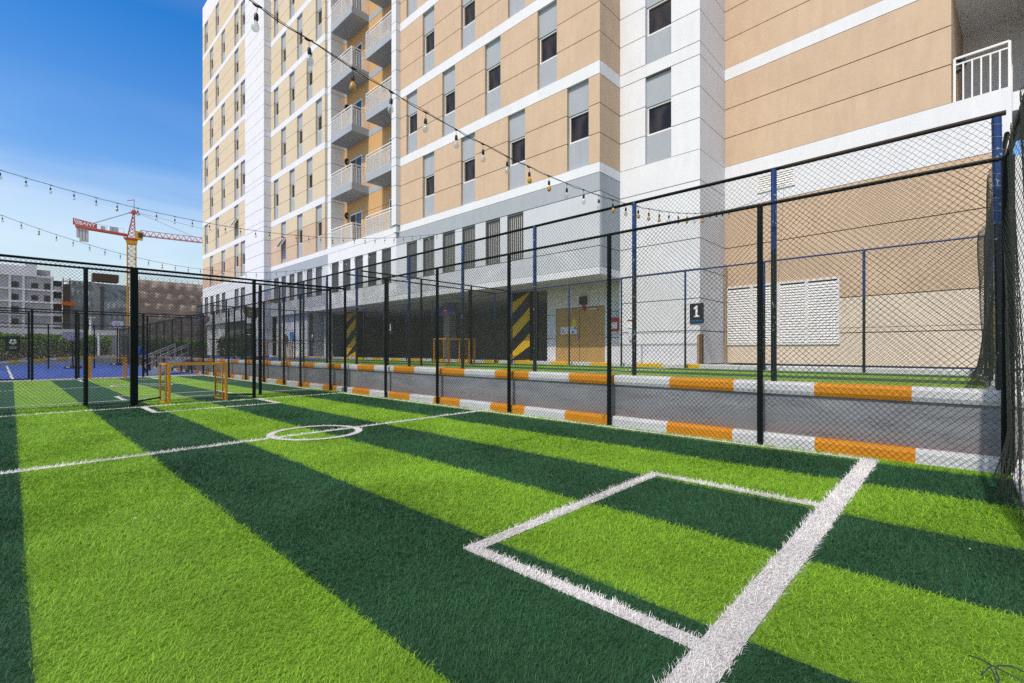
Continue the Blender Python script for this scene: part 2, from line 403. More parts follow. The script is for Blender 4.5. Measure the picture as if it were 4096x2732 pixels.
# ------------------------------------------------------------------ ground, pitches, courts
def sheet(name, rects, z, mats, kind='structure'):
    mb = MB()
    for (x0, y0, x1, y1, mi) in rects: mb.quad((x0, y0, z), (x1, y0, z), (x1, y1, z), (x0, y1, z), mi)
    return struct(mb.build(name, mats), kind)
sheet('ground', [(-900, -900, 900, 900, 0)], -0.06, [SAND])
sheet('courtyard_paving', [(-30, -20, 7.0, 64, 0)], -0.02, [CONC])
STRIPE = [-8.72, -7.62, -6.52, -5.43, -4.33, -3.23, -2.13, -1.04, 0.06, 1.13, 2.175, 3.245, 4.345, 5.46, 6.57, 6.86]
LIGHT = [(i % 2 == 0) for i in range(-8, 8)]          # STRIPE[8]..[9] is light
def is_light(i): return (i % 2 == 0)
rects = [(STRIPE[i], -0.372, STRIPE[i + 1], 27.7, 0 if is_light(i) else 1) for i in range(len(STRIPE) - 1)]
sheet('artificial_turf', rects, 0.0, [B_L, B_D])
# white lines: list of (x0,y0,x1,y1,width)
LINES = [(-8.7, 0.735, 6.74, 0.735, 0.15), (2.0, 0.70, 2.0, 2.27, 0.095), (4.455, 0.70, 4.455, 2.27, 0.095), (1.955, 2.225, 4.50, 2.225, 0.10),
         (-8.7, 6.86, 6.74, 7.17, 0.10), (6.70, 0.70, 6.66, 13.1, 0.085), (-8.7, 12.95, 6.70, 13.12, 0.10),
         (1.94, 11.68, 4.40, 11.74, 0.10), (1.99, 11.7, 1.99, 13.0, 0.10), (4.35, 11.7, 4.35, 13.05, 0.10),
         (-8.7, 14.95, 6.66, 15.25, 0.10), (1.95, 15.1, 1.95, 16.6, 0.10), (4.4, 15.15, 4.4, 16.65, 0.10), (1.95, 16.6, 4.4, 16.65, 0.10),
         (-8.7, 21.0, 6.62, 21.4, 0.10), (-8.7, 26.6, 6.62, 27.2, 0.10), (1.95, 25.4, 4.4, 25.5, 0.10), (1.95, 25.4, 1.95, 26.9, 0.10), (4.4, 25.5, 4.4, 27.0, 0.10), (6.62, 15.2, 6.60, 27.2, 0.10)]
RINGS = [(3.17, 7.08, 0.62, 0.10), (3.2, 21.2, 0.85, 0.10)]
def line_quad(mb, x0, y0, x1, y1, w, z, mi=0):
    d = Vector((x1 - x0, y1 - y0, 0)); d.normalize(); n = Vector((-d.y, d.x, 0)) * (w / 2)
    a, b = Vector((x0, y0, z)), Vector((x1, y1, z))
    mb.quad(a - n, b - n, b + n, a + n, mi)
mk = MB()
for i, l in enumerate(LINES): line_quad(mk, *l, 0.004 + 0.0004 * i)
for (cx, cy, rr, w) in RINGS:
    for k in range(64):
        a0, a1 = 2 * math.pi * k / 64, 2 * math.pi * (k + 1) / 64
        p = lambda r_, a: (cx + r_ * math.cos(a), cy + r_ * math.sin(a), 0.014)
        mk.quad(p(rr - w / 2, a0), p(rr + w / 2, a0), p(rr + w / 2, a1), p(rr - w / 2, a1))
struct(mk.build('pitch_line', [B_W]))

# pile of the near pitch
def make_blades():
    N = 6000000
    F = rng.uniform(0.9, 15.5, N); u = rng.uniform(-1.3, 1.3, N)
    p_keep = np.minimum(1.0, F / 15.5)           # uniform in area
    keep = rng.random(N) < p_keep
    F, u = F[keep], u[keep]
    dens = np.clip((2.6 / F) ** 1.55, 0.02, 1.0)
    keep = rng.random(len(F)) < dens
    F, u = F[keep], u[keep]
    Rr = u * F
    X = Rr * SA + F * CA; Y = -Rr * CA + F * SA
    keep = (X > -8) & (X < 6.83) & (Y > -0.372) & (Y < 14.6)
    X, Y, F = X[keep], Y[keep], F[keep]
    n = len(X)
    wob = 0.018
    idx = np.searchsorted(np.array(STRIPE), X + rng.normal(0, wob * 0.6, n)) - 1
    m = np.where(idx % 2 == 0, 0, 1)
    on = np.zeros(n, bool); margin = np.zeros(n, bool)
    XX = X + rng.normal(0, 0.006, n); YY = Y + rng.normal(0, 0.006, n)
    for (x0, y0, x1, y1, w) in LINES:
        dx, dy = x1 - x0, y1 - y0; Ln = math.hypot(dx, dy); dx /= Ln; dy /= Ln
        t = (XX - x0) * dx + (YY - y0) * dy; dd = np.abs(-(XX - x0) * dy + (YY - y0) * dx)
        on |= (t > -0.0) & (t < Ln) & (dd < w * 0.54)
        margin |= (t > -0.0) & (t < Ln) & (dd < w * 0.54 + 0.018)
    for (cx, cy, rr, w) in RINGS:
        on |= np.abs(np.hypot(XX - cx, YY - cy) - rr) < w * 0.54
    m = np.where(on, 2, m)
    keep = on | ~margin | (rng.random(n) < 0.35)
    X, Y, F, m = X[keep], Y[keep], F[keep], m[keep]; n = len(X)
    sc = np.clip((F / 2.6) ** 0.72, 0.85, 3.4)
    th = rng.uniform(0, 2 * np.pi, n)
    # combed patches: the pile leans in slowly drifting directions
    drift = 1.3 * np.sin(X * 1.7 + Y * 0.6) + 1.1 * np.sin(Y * 2.1 - X * 0.9) + 0.9 * np.sin(X * 4.3 + 1.0) * np.sin(Y * 3.7)
    th = np.where(rng.random(n) < 0.45, drift + rng.normal(0, 0.7, n), th)
    ln = rng.uniform(0.014, 0.036, n) * np.clip(sc, 0.85, 1.8)
    hh = rng.uniform(0.009, 0.022, n) * np.clip(sc, 0.9, 1.35)
    w = rng.uniform(0.0009, 0.0014, n) * sc * 1.1
    dx, dy = np.cos(th), np.sin(th); px, py = -dy, dx
    z0 = np.full(n, 0.0)
    V = np.empty((n, 6, 3), np.float32)
    # base pair, middle pair, tip pair
    mx, my, mz = X + dx * ln * 0.45 + rng.normal(0, .0015, n), Y + dy * ln * 0.45 + rng.normal(0, .0015, n), hh * 0.72
    tx, ty, tz = X + dx * ln, Y + dy * ln, hh * rng.uniform(0.8, 1.4, n)
    V[:, 0] = np.stack([X - px * w, Y - py * w, z0], 1); V[:, 1] = np.stack([X + px * w, Y + py * w, z0], 1)
    V[:, 2] = np.stack([mx - px * w, my - py * w, mz], 1); V[:, 3] = np.stack([mx + px * w, my + py * w, mz], 1)
    V[:, 4] = np.stack([tx - px * w * 0.25, ty - py * w * 0.25, tz], 1); V[:, 5] = np.stack([tx + px * w * 0.25, ty + py * w * 0.25, tz], 1)
    b = (np.arange(n) * 6)[:, None]
    Q = np.concatenate([b + np.array([0, 1, 3, 2]), b + np.array([2, 3, 5, 4])], 1).reshape(-1, 4)
    return V.reshape(-1, 3), Q, np.repeat(m, 2)
V, Q, M = make_blades()
print('blades', len(Q) // 2)
tb = np_mesh('grass', V, Q, [T_L, T_D, T_W], midx=M)
struct(tb, 'stuff'); tb['label'] = 'short artificial grass pile in light, dark and white bands'
del V, Q, M

# far end of the lower level: pale strip, blue court with white line
sheet('concrete_strip', [(-9, 27.72, 6.86, 28.75, 0)], 0.004, [CONCL])
sheet('blue_court', [(-12, 28.75, 6.86, 56.9, 0)], 0.004, [BLUEC])
mk = MB()
line_quad(mk, 0.05, 29.2, -0.25, 56.0, 0.10, 0.010); line_quad(mk, -12, 56.3, 6.6, 56.3, 0.08, 0.010); line_quad(mk, -12, 29.1, 6.6, 29.1, 0.08, 0.014)
struct(mk.build('court_line', [LINEW]))

# upper level
ZU = 0.735
sheet('upper_pavement', [(7.2, -14, 60, 64, 0)], ZU - 0.012, [CONC])
U_ST = [7.25, 7.75, 8.85, 9.95, 11.05, 12.15, 13.25, 13.72]
sheet('upper_artificial_turf', [(U_ST[i], -0.30, U_ST[i + 1], 25.4, i % 2) for i in range(7)], ZU, [B_L, B_D])
sheet('upper_blue_court', [(7.25, 25.4, 13.72, 49.5, 0)], ZU, [BLUEC])
mk = MB(); line_quad(mk, 13.35, -0.2, 13.35, 12.8, 0.09, ZU + 0.004); line_quad(mk, 7.45, -0.2, 7.45, 12.8, 0.09, ZU + 0.004)
line_quad(mk, 7.5, 6.1, 13.3, 6.1, 0.09, ZU + 0.008); line_quad(mk, 7.5, 12.4, 13.3, 12.4, 0.09, ZU + 0.008); line_quad(mk, 7.5, 15, 13.3, 15, 0.09, ZU + 0.008); line_quad(mk, 7.5, 24.6, 13.3, 24.6, 0.09, ZU + 0.008)
struct(mk.build('upper_pitch_line', [LINEW]))
sheet('asphalt_walk', [(13.93, -14, 15.2, 5.7, 0), (15.2, -14, 16.2, 5.7, 0)], ZU + 0.04, [ASPH])
sheet('facade_pavement', [(13.93, 5.75, 30, 60, 0)], ZU + 0.045, [CONCL])

# painted kerbs: profile (dx,z) swept along Y in runs
def kerb_run(mb, prof, segs, x):
    for (ya, yb, mi) in segs:
        n = len(prof); o = len(mb.v)
        for y in (ya, yb):
            for (dx, z) in prof: mb.v.append((x + dx, y, z))
        for i in range(n - 1):
            mb.f.append((o + i, o + i + 1, o + n + i + 1, o + n + i)); mb.m.append(mi)
def alternate(y0, y1, first, period, length):
    segs = []; k = math.floor((y0 - first) / period) - 1
    while True:
        a = first + k * period; b = a + length; c = first + (k + 1) * period
        for (p, q, mi) in ((a, b, 1), (b, c, 0)):
            p2, q2 = max(p, y0), min(q, y1)
            if q2 > p2: segs.append((p2, q2, mi))
        if c > y1: break
        k += 1
    return segs
mb = MB()
kerb_run(mb, [(0, -0.05), (0, 0.105), (0.012, 0.135), (0.035, 0.148), (0.16, 0.150)], alternate(-3, 57, 0.35, 1.95, 0.965), 6.915)
struct(mb.build('kerb', [KWHITE, KORANGE]))
rw = thing('retaining_wall', 'long low grey cracked wall with an orange and white coping behind the near fence', 'retaining wall', (7.03, 20, 0))
mb = MB(); mb.box((7.03, -3, -0.1), (7.24, 57, 0.69)); mb.build('wall', [RETW], rw)
mb = MB()
kerb_run(mb, [(0.05, 0.672), (-0.03, 0.675), (-0.052, 0.725), (-0.052, 0.80), (-0.04, 0.822), (-0.015, 0.833), (0.20, 0.835), (0.20, 0.70)], alternate(-3, 57, 0.385, 1.92, 0.945), 7.03)
cp = mb.build('coping', [KWHITE, KORANGE], rw); cp['label'] = 'orange and white painted coping'
# kerb along the foot of the apartment block
mb = MB()
segs = []; ys = [(-14, 5.49, 0), (5.49, 5.9, 1), (5.9, 6.63, 0), (6.63, 7.53, 1), (7.53, 8.4, 0), (8.4, 9.28, 1), (9.28, 10.16, 0), (10.16, 11.04, 1)]
y = 11.04; k = 0
while y < 48: ys.append((y, y + 0.9, k % 2)); y += 0.9; k += 1
kerb_run(mb, [(0, ZU - 0.02), (0, 0.82), (0.02, 0.845), (0.18, 0.85), (0.18, 0.7)], ys, 13.77)
struct(mb.build('facade_kerb', [KWHITE, KYELLOW]))
# pale kerb stone at the near end of the turf
mb = MB(); mb.box((1.0, -0.56, -0.1), (6.83, -0.375, 0.035)); mb.box((1.0, -3.0, -0.1), (6.83, -0.57, 0.02))
struct(mb.build('end_paving', [CONCL]))

# ------------------------------------------------------------------ chain link fences
CELL = 0.0706; HALF = CELL / 2
def wire_panel(parent, p0, p1, z0, z1, r=0.0028, mt=None, jit=1.0, bulge=None, sag=0.012):
    b = wbase(parent)
    p0 = np.array([p0[0] - b.x, p0[1] - b.y]); p1 = np.array([p1[0] - b.x, p1[1] - b.y])
    d = p1 - p0; Ln = np.hypot(*d); d /= Ln; nrm = np.array([-d[1], d[0]])
    W = max(2, int(Ln / HALF)); J = int((z1 - z0) / HALF) + 1
    i = np.arange(W)[:, None]; j = np.arange(J)[None, :]
    ph = (i + j) % 2
    u = HALF * (i + ph).astype(float) + rng.normal(0, 0.0016 * jit, (W, J))
    z = z0 - b.z + HALF * j + rng.normal(0, 0.0016 * jit, (W, J)) + 0.006 * np.sin(u * 2.1) * jit
    off = (ph * 2 - 1) * r * 1.0 + sag * np.sin(u * 1.9 + 0.7) * np.sin(j * 0.11 + u * 0.5) * jit
    if bulge is not None: off = off + bulge(u, z + b.z - z0)
    P = np.empty((W, J, 3)); P[..., 0] = p0[0] + d[0] * u + nrm[0] * off; P[..., 1] = p0[1] + d[1] * u + nrm[1] * off; P[..., 2] = z
    ring = np.array([[math.cos(a), math.sin(a)] for a in (0.3, 0.3 + 2.094, 0.3 + 4.189)]) * r
    O = np.zeros((3, 3)); O[:, 0] = ring[:, 0] * d[0] + ring[:, 1] * nrm[0]; O[:, 1] = ring[:, 0] * d[1] + ring[:, 1] * nrm[1]
    V = (P[:, :, None, :] + O[None, None]).reshape(-1, 3)
    base = (np.arange(W)[:, None] * J + np.arange(J - 1)[None, :])[..., None] * 3
    a = np.arange(3)[None, None, :]; a2 = (a + 1) % 3
    Q = np.stack([base + a, base + a2, base + 3 + a2, base + 3 + a], -1).reshape(-1, 4)
    return np_mesh('chain_link', V, Q, [mt or WIRE], parent)
def post_mesh(r, h, mt, n=10):
    mb = MB(); mb.path([(0, 0, 0), (0, 0, h)], r, n); return mb.mesh('post', [mt], smooth=False)
def add_posts(parent, pts, z0, h, r, mt):
    me = post_mesh(r, h, mt); b = wbase(parent)
    for p in pts: link('post', me, parent, (p[0] - b.x, p[1] - b.y, z0 - b.z))
def add_rail(parent, a, b, r=0.021, mt=None):
    mb = MB(); mb.tube(a, b, r, 8); return mb.build('rail', [mt or POSTM], parent)

f1 = thing('chain_link_fence', 'long dark chain link fence on the orange and white kerb beside the near striped pitch', 'fence', (6.87, 0, 0), 'chain link fences round the pitches')
F1Y = [1.93, 4.25, 6.57, 8.9, 11.13, 13.37, 14.32, 16.55, 18.0, 20.0, 22.1, 24.4, 26.7, 28.6, 30.9, 33.2, 35.5, 37.8, 40.1, 42.4, 44.7, 47, 49.3, 51.6, 53.9, 56.2]
add_posts(f1, [(6.87, y) for y in F1Y], 0, 3.19, 0.037, POSTM)
add_posts(f1, [(6.87, -0.36)], 0, 3.2, 0.05, POSTM)
wire_panel(f1, (6.845, -0.34), (6.845, 29.0), 0.02, 3.225)
wire_panel(f1, (6.845, 29.0), (6.845, 56.5), 0.05, 3.2, jit=0.3)
add_rail(f1, (6.87, -0.4, 3.19), (6.87, 56.4, 3.17), 0.023)

f2 = thing('chain_link_fence', 'tall chain link fence with blue topped posts standing on the low grey wall', 'fence', (7.13, 0, 0.835), 'chain link fences round the pitches')
F2Y = [1.83, 3.93, 6.11, 8.29, 10.42, 13.15, 15.1, 16.92, 19.1, 21.3, 23.5, 25.7, 27.9, 30.1]
add_posts(f2, [(7.13, y) for y in F2Y], 0.83, 2.88, 0.037, POST2)
ep = MB(); ep.path([(7.13, -0.325, 0.80), (7.13, -0.29, 3.70)], 0.040, 12); ep.build('post', [POST2], f2)
wire_panel(f2, (7.105, -0.28), (7.105, 31.0), 0.86, 3.70)
rl = MB(); rl.tube((7.13, 1.7, 3.715), (7.13, 31, 3.70), 0.024, 10); rl.build('rail', [POSTM], f2)
rl = MB(); rl.tube((7.13, -0.36, 3.735), (7.13, 1.72, 3.715), 0.026, 10); rl.build('rail', [RUSTY], f2)
for k in range(9):
    zz = 3.62 - k * 0.13; yk = -0.292 - 0.003 * k
    wt = MB(); wt.path([(7.06, yk + .05, zz + .015), (7.075, yk + .04, zz)] + [(7.13 + 0.043 * math.cos(a), yk + 0.043 * math.sin(a), zz + 0.01 * math.sin(a)) for a in np.linspace(2.4, 8.4, 13)], 0.0022, 5)
    wt.build('wire_tie', [STEEL], f2)

f3 = thing('chain_link_fence', 'chain link fence with a bright blue top rail along the foot of the apartment block', 'fence', (13.6, 0, ZU), 'chain link fences round the pitches')
F3Y = [-0.4, 1.6, 3.72, 5.84, 7.96, 10.05, 12.85, 13.8, 15.9, 18.0, 20.1, 22.2, 24.3, 26.4, 28.5]
add_posts(f3, [(13.6, y) for y in F3Y], ZU, 2.84, 0.030, POST2)
wire_panel(f3, (13.58, -0.4), (13.58, 28.5), ZU + 0.03, ZU + 2.84, r=0.0019)
add_rail(f3, (13.6, -0.4, ZU + 2.85), (13.6, 28.5, ZU + 2.85), 0.022, BLUEP)
add_rail(f3, (13.6, -0.4, ZU + 1.05), (13.6, 28.5, ZU + 1.05), 0.006, WIRE)

c1 = thing('chain_link_fence', 'chain link fence behind the goal line of the near pitch, open around the orange goal', 'fence', (1.89, 13.42, 0), 'chain link fences round the pitches')
add_posts(c1, [(-0.75, 13.42), (-3.4, 13.42), (4.37, 13.42)], 0, 3.08, 0.042, POSTM)
mb = MB(); mb.box((1.825, 13.36, 0), (1.955, 13.48, 3.08)); mb.build('post', [POSTM], c1)
wire_panel(c1, (-4.0, 13.44), (1.9, 13.44), 0.03, 3.07)
wire_panel(c1, (1.9, 13.44), (4.37, 13.44), 1.0, 3.07)
wire_panel(c1, (4.37, 13.44), (6.84, 13.44), 0.03, 3.07)
add_rail(c1, (-4.0, 13.42, 3.08), (6.87, 13.42, 3.10), 0.026)
add_rail(c1, (1.95, 13.5, 0.10), (2.5, 14.2, 0.10), 0.02); add_rail(c1, (3.8, 14.2, 0.10), (4.35, 13.5, 0.10), 0.02)
c2 = thing('chain_link_fence', 'second chain link fence close behind the goal, at the near end of the far pitch', 'fence', (1.15, 14.25, 0), 'chain link fences round the pitches')
add_posts(c2, [(-1.5, 14.25), (1.15, 14.25), (4.8, 14.25)], 0, 3.08, 0.042, POSTM)
wire_panel(c2, (-4.0, 14.27), (6.84, 14.27), 0.06, 3.09, jit=1.6, sag=0.03)
add_rail(c2, (-4.0, 14.25, 3.08), (6.87, 14.25, 3.12), 0.024)
rf = wire_panel(c2, (-4.0, 13.46), (6.8, 13.46), 3.0, 3.1, jit=2)
c3 = thing('chain_link_fence', 'chain link fence between the far end of the striped turf and the lower blue court', 'fence', (0.6, 28.1, 0), 'chain link fences round the pitches')
add_posts(c3, [(0.6, 28.1), (1.95, 28.1), (4.3, 28.1), (-1.9, 28.1), (-4.2, 28.1)], 0, 2.96, 0.045, POSTM)
wire_panel(c3, (-5, 28.12), (6.84, 28.12), 0.04, 2.96, jit=0.5)
add_rail(c3, (-5, 28.1, 2.96), (6.87, 28.1, 3.0), 0.026); add_rail(c3, (-5, 28.1, 2.78), (0.5, 28.1, 2.78), 0.026)
add_rail(c3, (-5, 28.1, 1.75), (0.5, 28.1, 1.75), 0.03); add_rail(c3, (-5, 28.1, 0.06), (0.5, 28.1, 0.06), 0.03)
c4 = thing('chain_link_fence', 'farther chain link fence standing on the pale strip just inside the lower blue court', 'fence', (0.5, 29.0, 0), 'chain link fences round the pitches')
add_posts(c4, [(0.52, 29.0), (2.1, 29.0), (4.6, 29.0), (-2, 29.0)], 0, 2.92, 0.04, POSTM)
wire_panel(c4, (-5, 29.02), (6.84, 29.02), 0.04, 2.9, jit=0.4)
add_rail(c4, (-5, 29.0, 2.9), (6.87, 29.0, 2.95), 0.026)
c5 = thing('chain_link_fence', 'low dark fence of widely spaced posts at the far side of the lower blue court', 'fence', (1.7, 44, 0), 'chain link fences round the pitches')
add_posts(c5, [(-0.9, 44), (1.7, 44), (4.0, 44), (6.2, 44)], 0, 3.0, 0.04, POSTM)
wire_panel(c5, (-6, 44.02), (6.84, 44.02), 0.04, 3.0, r=0.0028, jit=0.3)
add_rail(c5, (-6, 44, 3.0), (6.87, 44, 3.0), 0.025)

n1 = thing('chain_link_fence', 'loosely hung end fence at the right, its mesh splayed over the turf', 'fence', (6.87, -0.36, 0), 'chain link fences round the pitches')
add_posts(n1, [(5.45, -0.425), (3.6, -0.44)], 0, 3.25, 0.05, POSTM)
def splay(u, zz):
    near = np.clip((1.75 - u) / 0.5, 0, 1)
    return near * (-(0.12 * np.clip(1 - zz / 0.55, 0, 1) ** 1.5 * (0.75 + 0.25 * np.sin(u * 7)))) + 0.016 * np.sin(zz * 2.1 + u * 6.3) + 0.010 * np.sin(zz * 7 + u * 17)
wire_panel(n1, (6.84, -0.350), (4.9, -0.365), 0.0, 3.27, r=0.0022, jit=2.0, bulge=splay, mt=WIREO, sag=0.0)
add_rail(n1, (6.87, -0.36, 3.2), (3.0, -0.41, 3.2), 0.024)
n2 = thing('chain_link_fence', 'end fence of the upper pitch, its slack wire bunched into dark folds', 'fence', (7.2, -0.33, ZU), 'chain link fences round the pitches')
add_posts(n2, [(9.4, -0.40), (11.5, -0.40)], ZU, 2.9, 0.034, POST2)
def splay2(u, zz): return 0.22 * np.clip(1 - zz / 0.5, 0, 1) ** 1.7 * (0.6 + 0.4 * np.sin(u * 4)) + 0.05 * np.sin(zz * 2.3 + u * 1.7) + 0.04 * np.sin(u * 3.3 + zz)
wire_panel(n2, (7.2, -0.33), (13.5, -0.36), ZU + 0.05, ZU + 2.75, r=0.0022, jit=2.2, bulge=splay2, mt=WIREO)
add_rail(n2, (7.2, -0.37, ZU + 2.8), (13.6, -0.40, ZU + 2.84), 0.022)

u2 = thing('chain_link_fence', 'cross fence dividing the upper pitch below the balcony bay', 'fence', (7.13, 12.9, ZU), 'chain link fences round the pitches')
add_posts(u2, [(9.3, 12.9), (11.5, 12.9)], ZU, 2.86, 0.034, POSTM)
wire_panel(u2, (7.15, 12.92), (13.6, 12.92), ZU + 0.05, ZU + 2.86, r=0.0022)
add_rail(u2, (7.13, 12.9, ZU + 2.88), (13.6, 12.9, ZU + 2.86), 0.022)
u3 = thing('chain_link_fence', 'twin of the upper cross fence, standing behind the small orange goal on the upper pitch', 'fence', (7.13, 13.8, ZU), 'chain link fences round the pitches')
add_posts(u3, [(8.6, 13.8), (12.2, 13.8)], ZU, 2.86, 0.034, POSTM)
wire_panel(u3, (7.15, 13.82), (13.6, 13.82), ZU + 0.05, ZU + 2.86, r=0.0022)
add_rail(u3, (7.13, 13.8, ZU + 2.88), (13.6, 13.8, ZU + 2.86), 0.022)
u4 = thing('chain_link_fence', 'far cross fence of the upper level, carrying a black ball sign', 'fence', (7.13, 28.5, ZU), 'chain link fences round the pitches')
add_posts(u4, [(8.3, 28.5), (9.6, 28.5), (11.5, 28.5)], ZU, 2.86, 0.04, POSTM)
wire_panel(u4, (7.15, 28.52), (13.6, 28.52), ZU + 0.05, ZU + 2.86, r=0.0024, jit=0.4)
add_rail(u4, (7.13, 28.5, ZU + 2.88), (13.6, 28.5, ZU + 2.86), 0.024); add_rail(u4, (7.13, 28.5, ZU + 1.1), (13.6, 28.5, ZU + 1.1), 0.024)

# ------------------------------------------------------------------ goals
def make_goal(label, loc, rz=0.0, group='small orange football goals'):
    g = thing('football_goal', label, 'goal', (0, 0, 0), group)
    W, H, D, t = 1.24, 0.95, 0.86, 0.05
    for sx in (-1, 1):
        x = sx * (W / 2 - t / 2)
        mb = MB(); mb.box((x - t / 2, -t / 2, 0), (x + t / 2, t / 2, H - t)); mb.build('goalpost', [GOALM], g)
        mb = MB(); mb.box((x - 0.018, D - 0.036, 0), (x + 0.018, D, H - 0.04)); mb.build('back_post', [GOALM], g)
        mb = MB(); mb.box((x - 0.015, t / 2, 0.0), (x + 0.015, D - 0.036, 0.03)); mb.box((x - 0.018, t / 2, H - 0.04), (x + 0.018, D, H - 0.004))
        mb.box((x - 0.014, 0.26, 0.03), (x + 0.014, 0.29, H - 0.04)); mb.build('side_frame', [GOALM], g)
    mb = MB(); mb.box((-W / 2, -t / 2, H - t), (W / 2, t / 2, H)); mb.build('crossbar', [GOALM], g)
    mb = MB(); mb.box((-W / 2 + 0.06, D - 0.036, H - 0.04), (W / 2 - 0.06, D, H - 0.006)); mb.build('back_bar', [GOALM], g)
    # sagging net: sides, back and top
    net = MB(); st = 0.062
    def P(a, b, f):
        return f(a + random.uniform(-.008, .008), b + random.uniform(-.008, .008))
    def net_sheet(A, B, f):
        na, nb = int(A / st), int(B / st)
        pts = [[P(A * i / na, B * j / nb, f) for j in range(nb + 1)] for i in range(na + 1)]
        for i in range(na):
            for j in range(nb):
                if (i + j) % 2 == 0: a, b = pts[i][j], pts[i + 1][j + 1]
                else: a, b = pts[i + 1][j], pts[i][j + 1]
                net.path([a, b], 0.0017, 3, caps=False)
                a, b = (pts[i + 1][j], pts[i + 1][j + 1]) if (i + j) % 3 == 0 else (pts[i][j + 1], pts[i + 1][j + 1])
                if random.random() < 0.3: net.path([a, b], 0.0015, 3, caps=False)
    for sx in (-1, 1):
        net_sheet(D, H, lambda a, b, sx=sx: (sx * (W / 2 - 0.012 + 0.02 * math.sin(a * 9)), a, b))
        net_sheet(D * 0.5, H, lambda a, b, sx=sx: (sx * (W / 2 - 0.05 + 0.02 * math.sin(b * 9)), a, b))
    net_sheet(W, D, lambda a, b: (a - W / 2, b, H - 0.015 - 0.03 * math.sin(b / D * 3.14)))
    net.build('net', [NETM], g)
    g.location = loc; g.rotation_euler = (0, 0, rz)
    return g
g0 = make_goal('nearest orange goal, in the fence opening at the far side of the near pitch', (3.13, 13.42, 0.0), R(1.5))
def goal_copy(label, loc, rz):
    c = copy_tree(g0); c['label'] = label; c.location = loc; c.rotation_euler = (0, 0, rz); return c
goal_copy('orange goal at the far end of the turf, just before the lower blue court', (2.95, 27.15, 0.0), 0)
goal_copy('orange goal on the upper pitch in front of the dark parking entrance', (11.1, 12.95, ZU + 0.004), 0)
goal_copy('most distant orange goal, small, on the upper level before the white wall with notices', (9.2, 24.6, ZU + 0.004), 0)

# ------------------------------------------------------------------ apartment block
ab = thing('apartment_building', 'tall apartment block in peach, cream and white with grey window strips and white balconies', 'apartment building', (13.9, 20, 0.78))
AB = wbase(ab)
Z0 = 7.75; FH = 3.5; NF = 8; ROOF = 37.4
class Fc:   # local frame of a wall: s along the wall, d outwards
    def __init__(s, o, ds): s.o = Vector((o[0], o[1], 0)); s.ds = Vector((ds[0], ds[1], 0)).normalized(); s.n = Vector((-s.ds.y, s.ds.x, 0))
    def p(s, a, d, z): q = s.o + s.ds * a + s.n * d; return (q.x, q.y, z)
    def box(s, mb, s0, s1, z0, z1, d0, d1, mi=0):
        mb.hexa([s.p(s0, d1, z0), s.p(s1, d1, z0), s.p(s1, d0, z0), s.p(s0, d0, z0), s.p(s0, d1, z1), s.p(s1, d1, z1), s.p(s1, d0, z1), s.p(s0, d0, z1)], mi)
GAP = 0.014
def panels(fc, mb, s0, s1, rows, mi_of, strips=(), back=3):
    """rows: list of (z0,z1,material). strips: (a,b) ranges left open."""
    cuts = [s0]
    for a, b in sorted(strips):
        cuts += [a, b]
    cuts.append(s1)
    for k in range(0, len(cuts), 2):
        a, b = cuts[k], cuts[k + 1]
        if b - a < 0.01: continue
        for (z0, z1, mi) in rows: fc.box(mb, a, b, z0 + GAP, z1 - GAP, -0.13, 0.0, mi)
        fc.box(mb, a + 0.02, b - 0.02, rows[0][0], rows[-1][1], -0.40, -0.045, back)
FY = Fc((13.9, 0), (0, 1))          # s = Y, outward = -X
win_cache = {}
def window_at(fc_x, yc, w, zc, open_sash=False):
    """window in the middle third of a recessed strip, on a wall facing -X"""
    h = 1.0; key = (round(w, 2), open_sash)
    if key not in win_cache:
        mb = MB(); t = 0.05; hw = w / 2
        def bx(y0, y1, z0, z1, d0, d1): mb.box((-d1, y0, z0), (-d0, y1, z1))
        bx(-hw, hw, -h / 2, -h / 2 + t, -0.24, -0.13); bx(-hw, hw, h / 2 - t, h / 2, -0.24, -0.14)
        bx(hw - t, hw, -h / 2 + t, h / 2 - t, -0.24, -0.14); bx(-hw, -hw + t, -h / 2 + t, h / 2 - t, -0.24, -0.14)
        fr = mb.mesh('window', [FRAME])
        pb = MB(); hh = h / 2 - t
        if open_sash:
            pb.hexa([(-0.42, -hw + t, -hh), (-0.42, hw - t, -hh), (-0.44, hw - t, -hh - .01), (-0.44, -hw + t, -hh - .01),
                     (0.14, -hw + t, hh), (0.14, hw - t, hh), (0.12, hw - t, hh + .01), (0.12, -hw + t, hh + .01)])
        else:
            pb.box((0.20, -hw + t - 0.01, -hh - 0.01), (0.215, hw - t + 0.01, hh + 0.01))
        pn = pb.mesh('pane', [PANE])
        sb = None
        if open_sash:
            sm = MB()
            for yy in (-hw + t, hw - t): sm.bar((-0.435, yy, -hh), (0.12, yy, hh), 0.05, 0.05)
            sm.bar((-0.435, -hw + t, -hh), (-0.435, hw - t, -hh), 0.05, 0.05); sm.bar((0.12, -hw + t, hh), (0.12, hw - t, hh), 0.05, 0.05)
            sm.box((0.20, -hw + t - .01, -hh - .01), (0.215, hw - t + .01, hh + .01))
            sb = sm.mesh('sash', [FRAME])
        win_cache[key] = (fr, pn, sb)
    fr, pn, sb = win_cache[key]
    o = link('window', fr, ab, (fc_x - AB.x, yc - AB.y, zc - AB.z)); link('pane', pn, o)
    if sb: link('sash', sb, o); o['label'] = 'window with its sash tilted open'
    return o
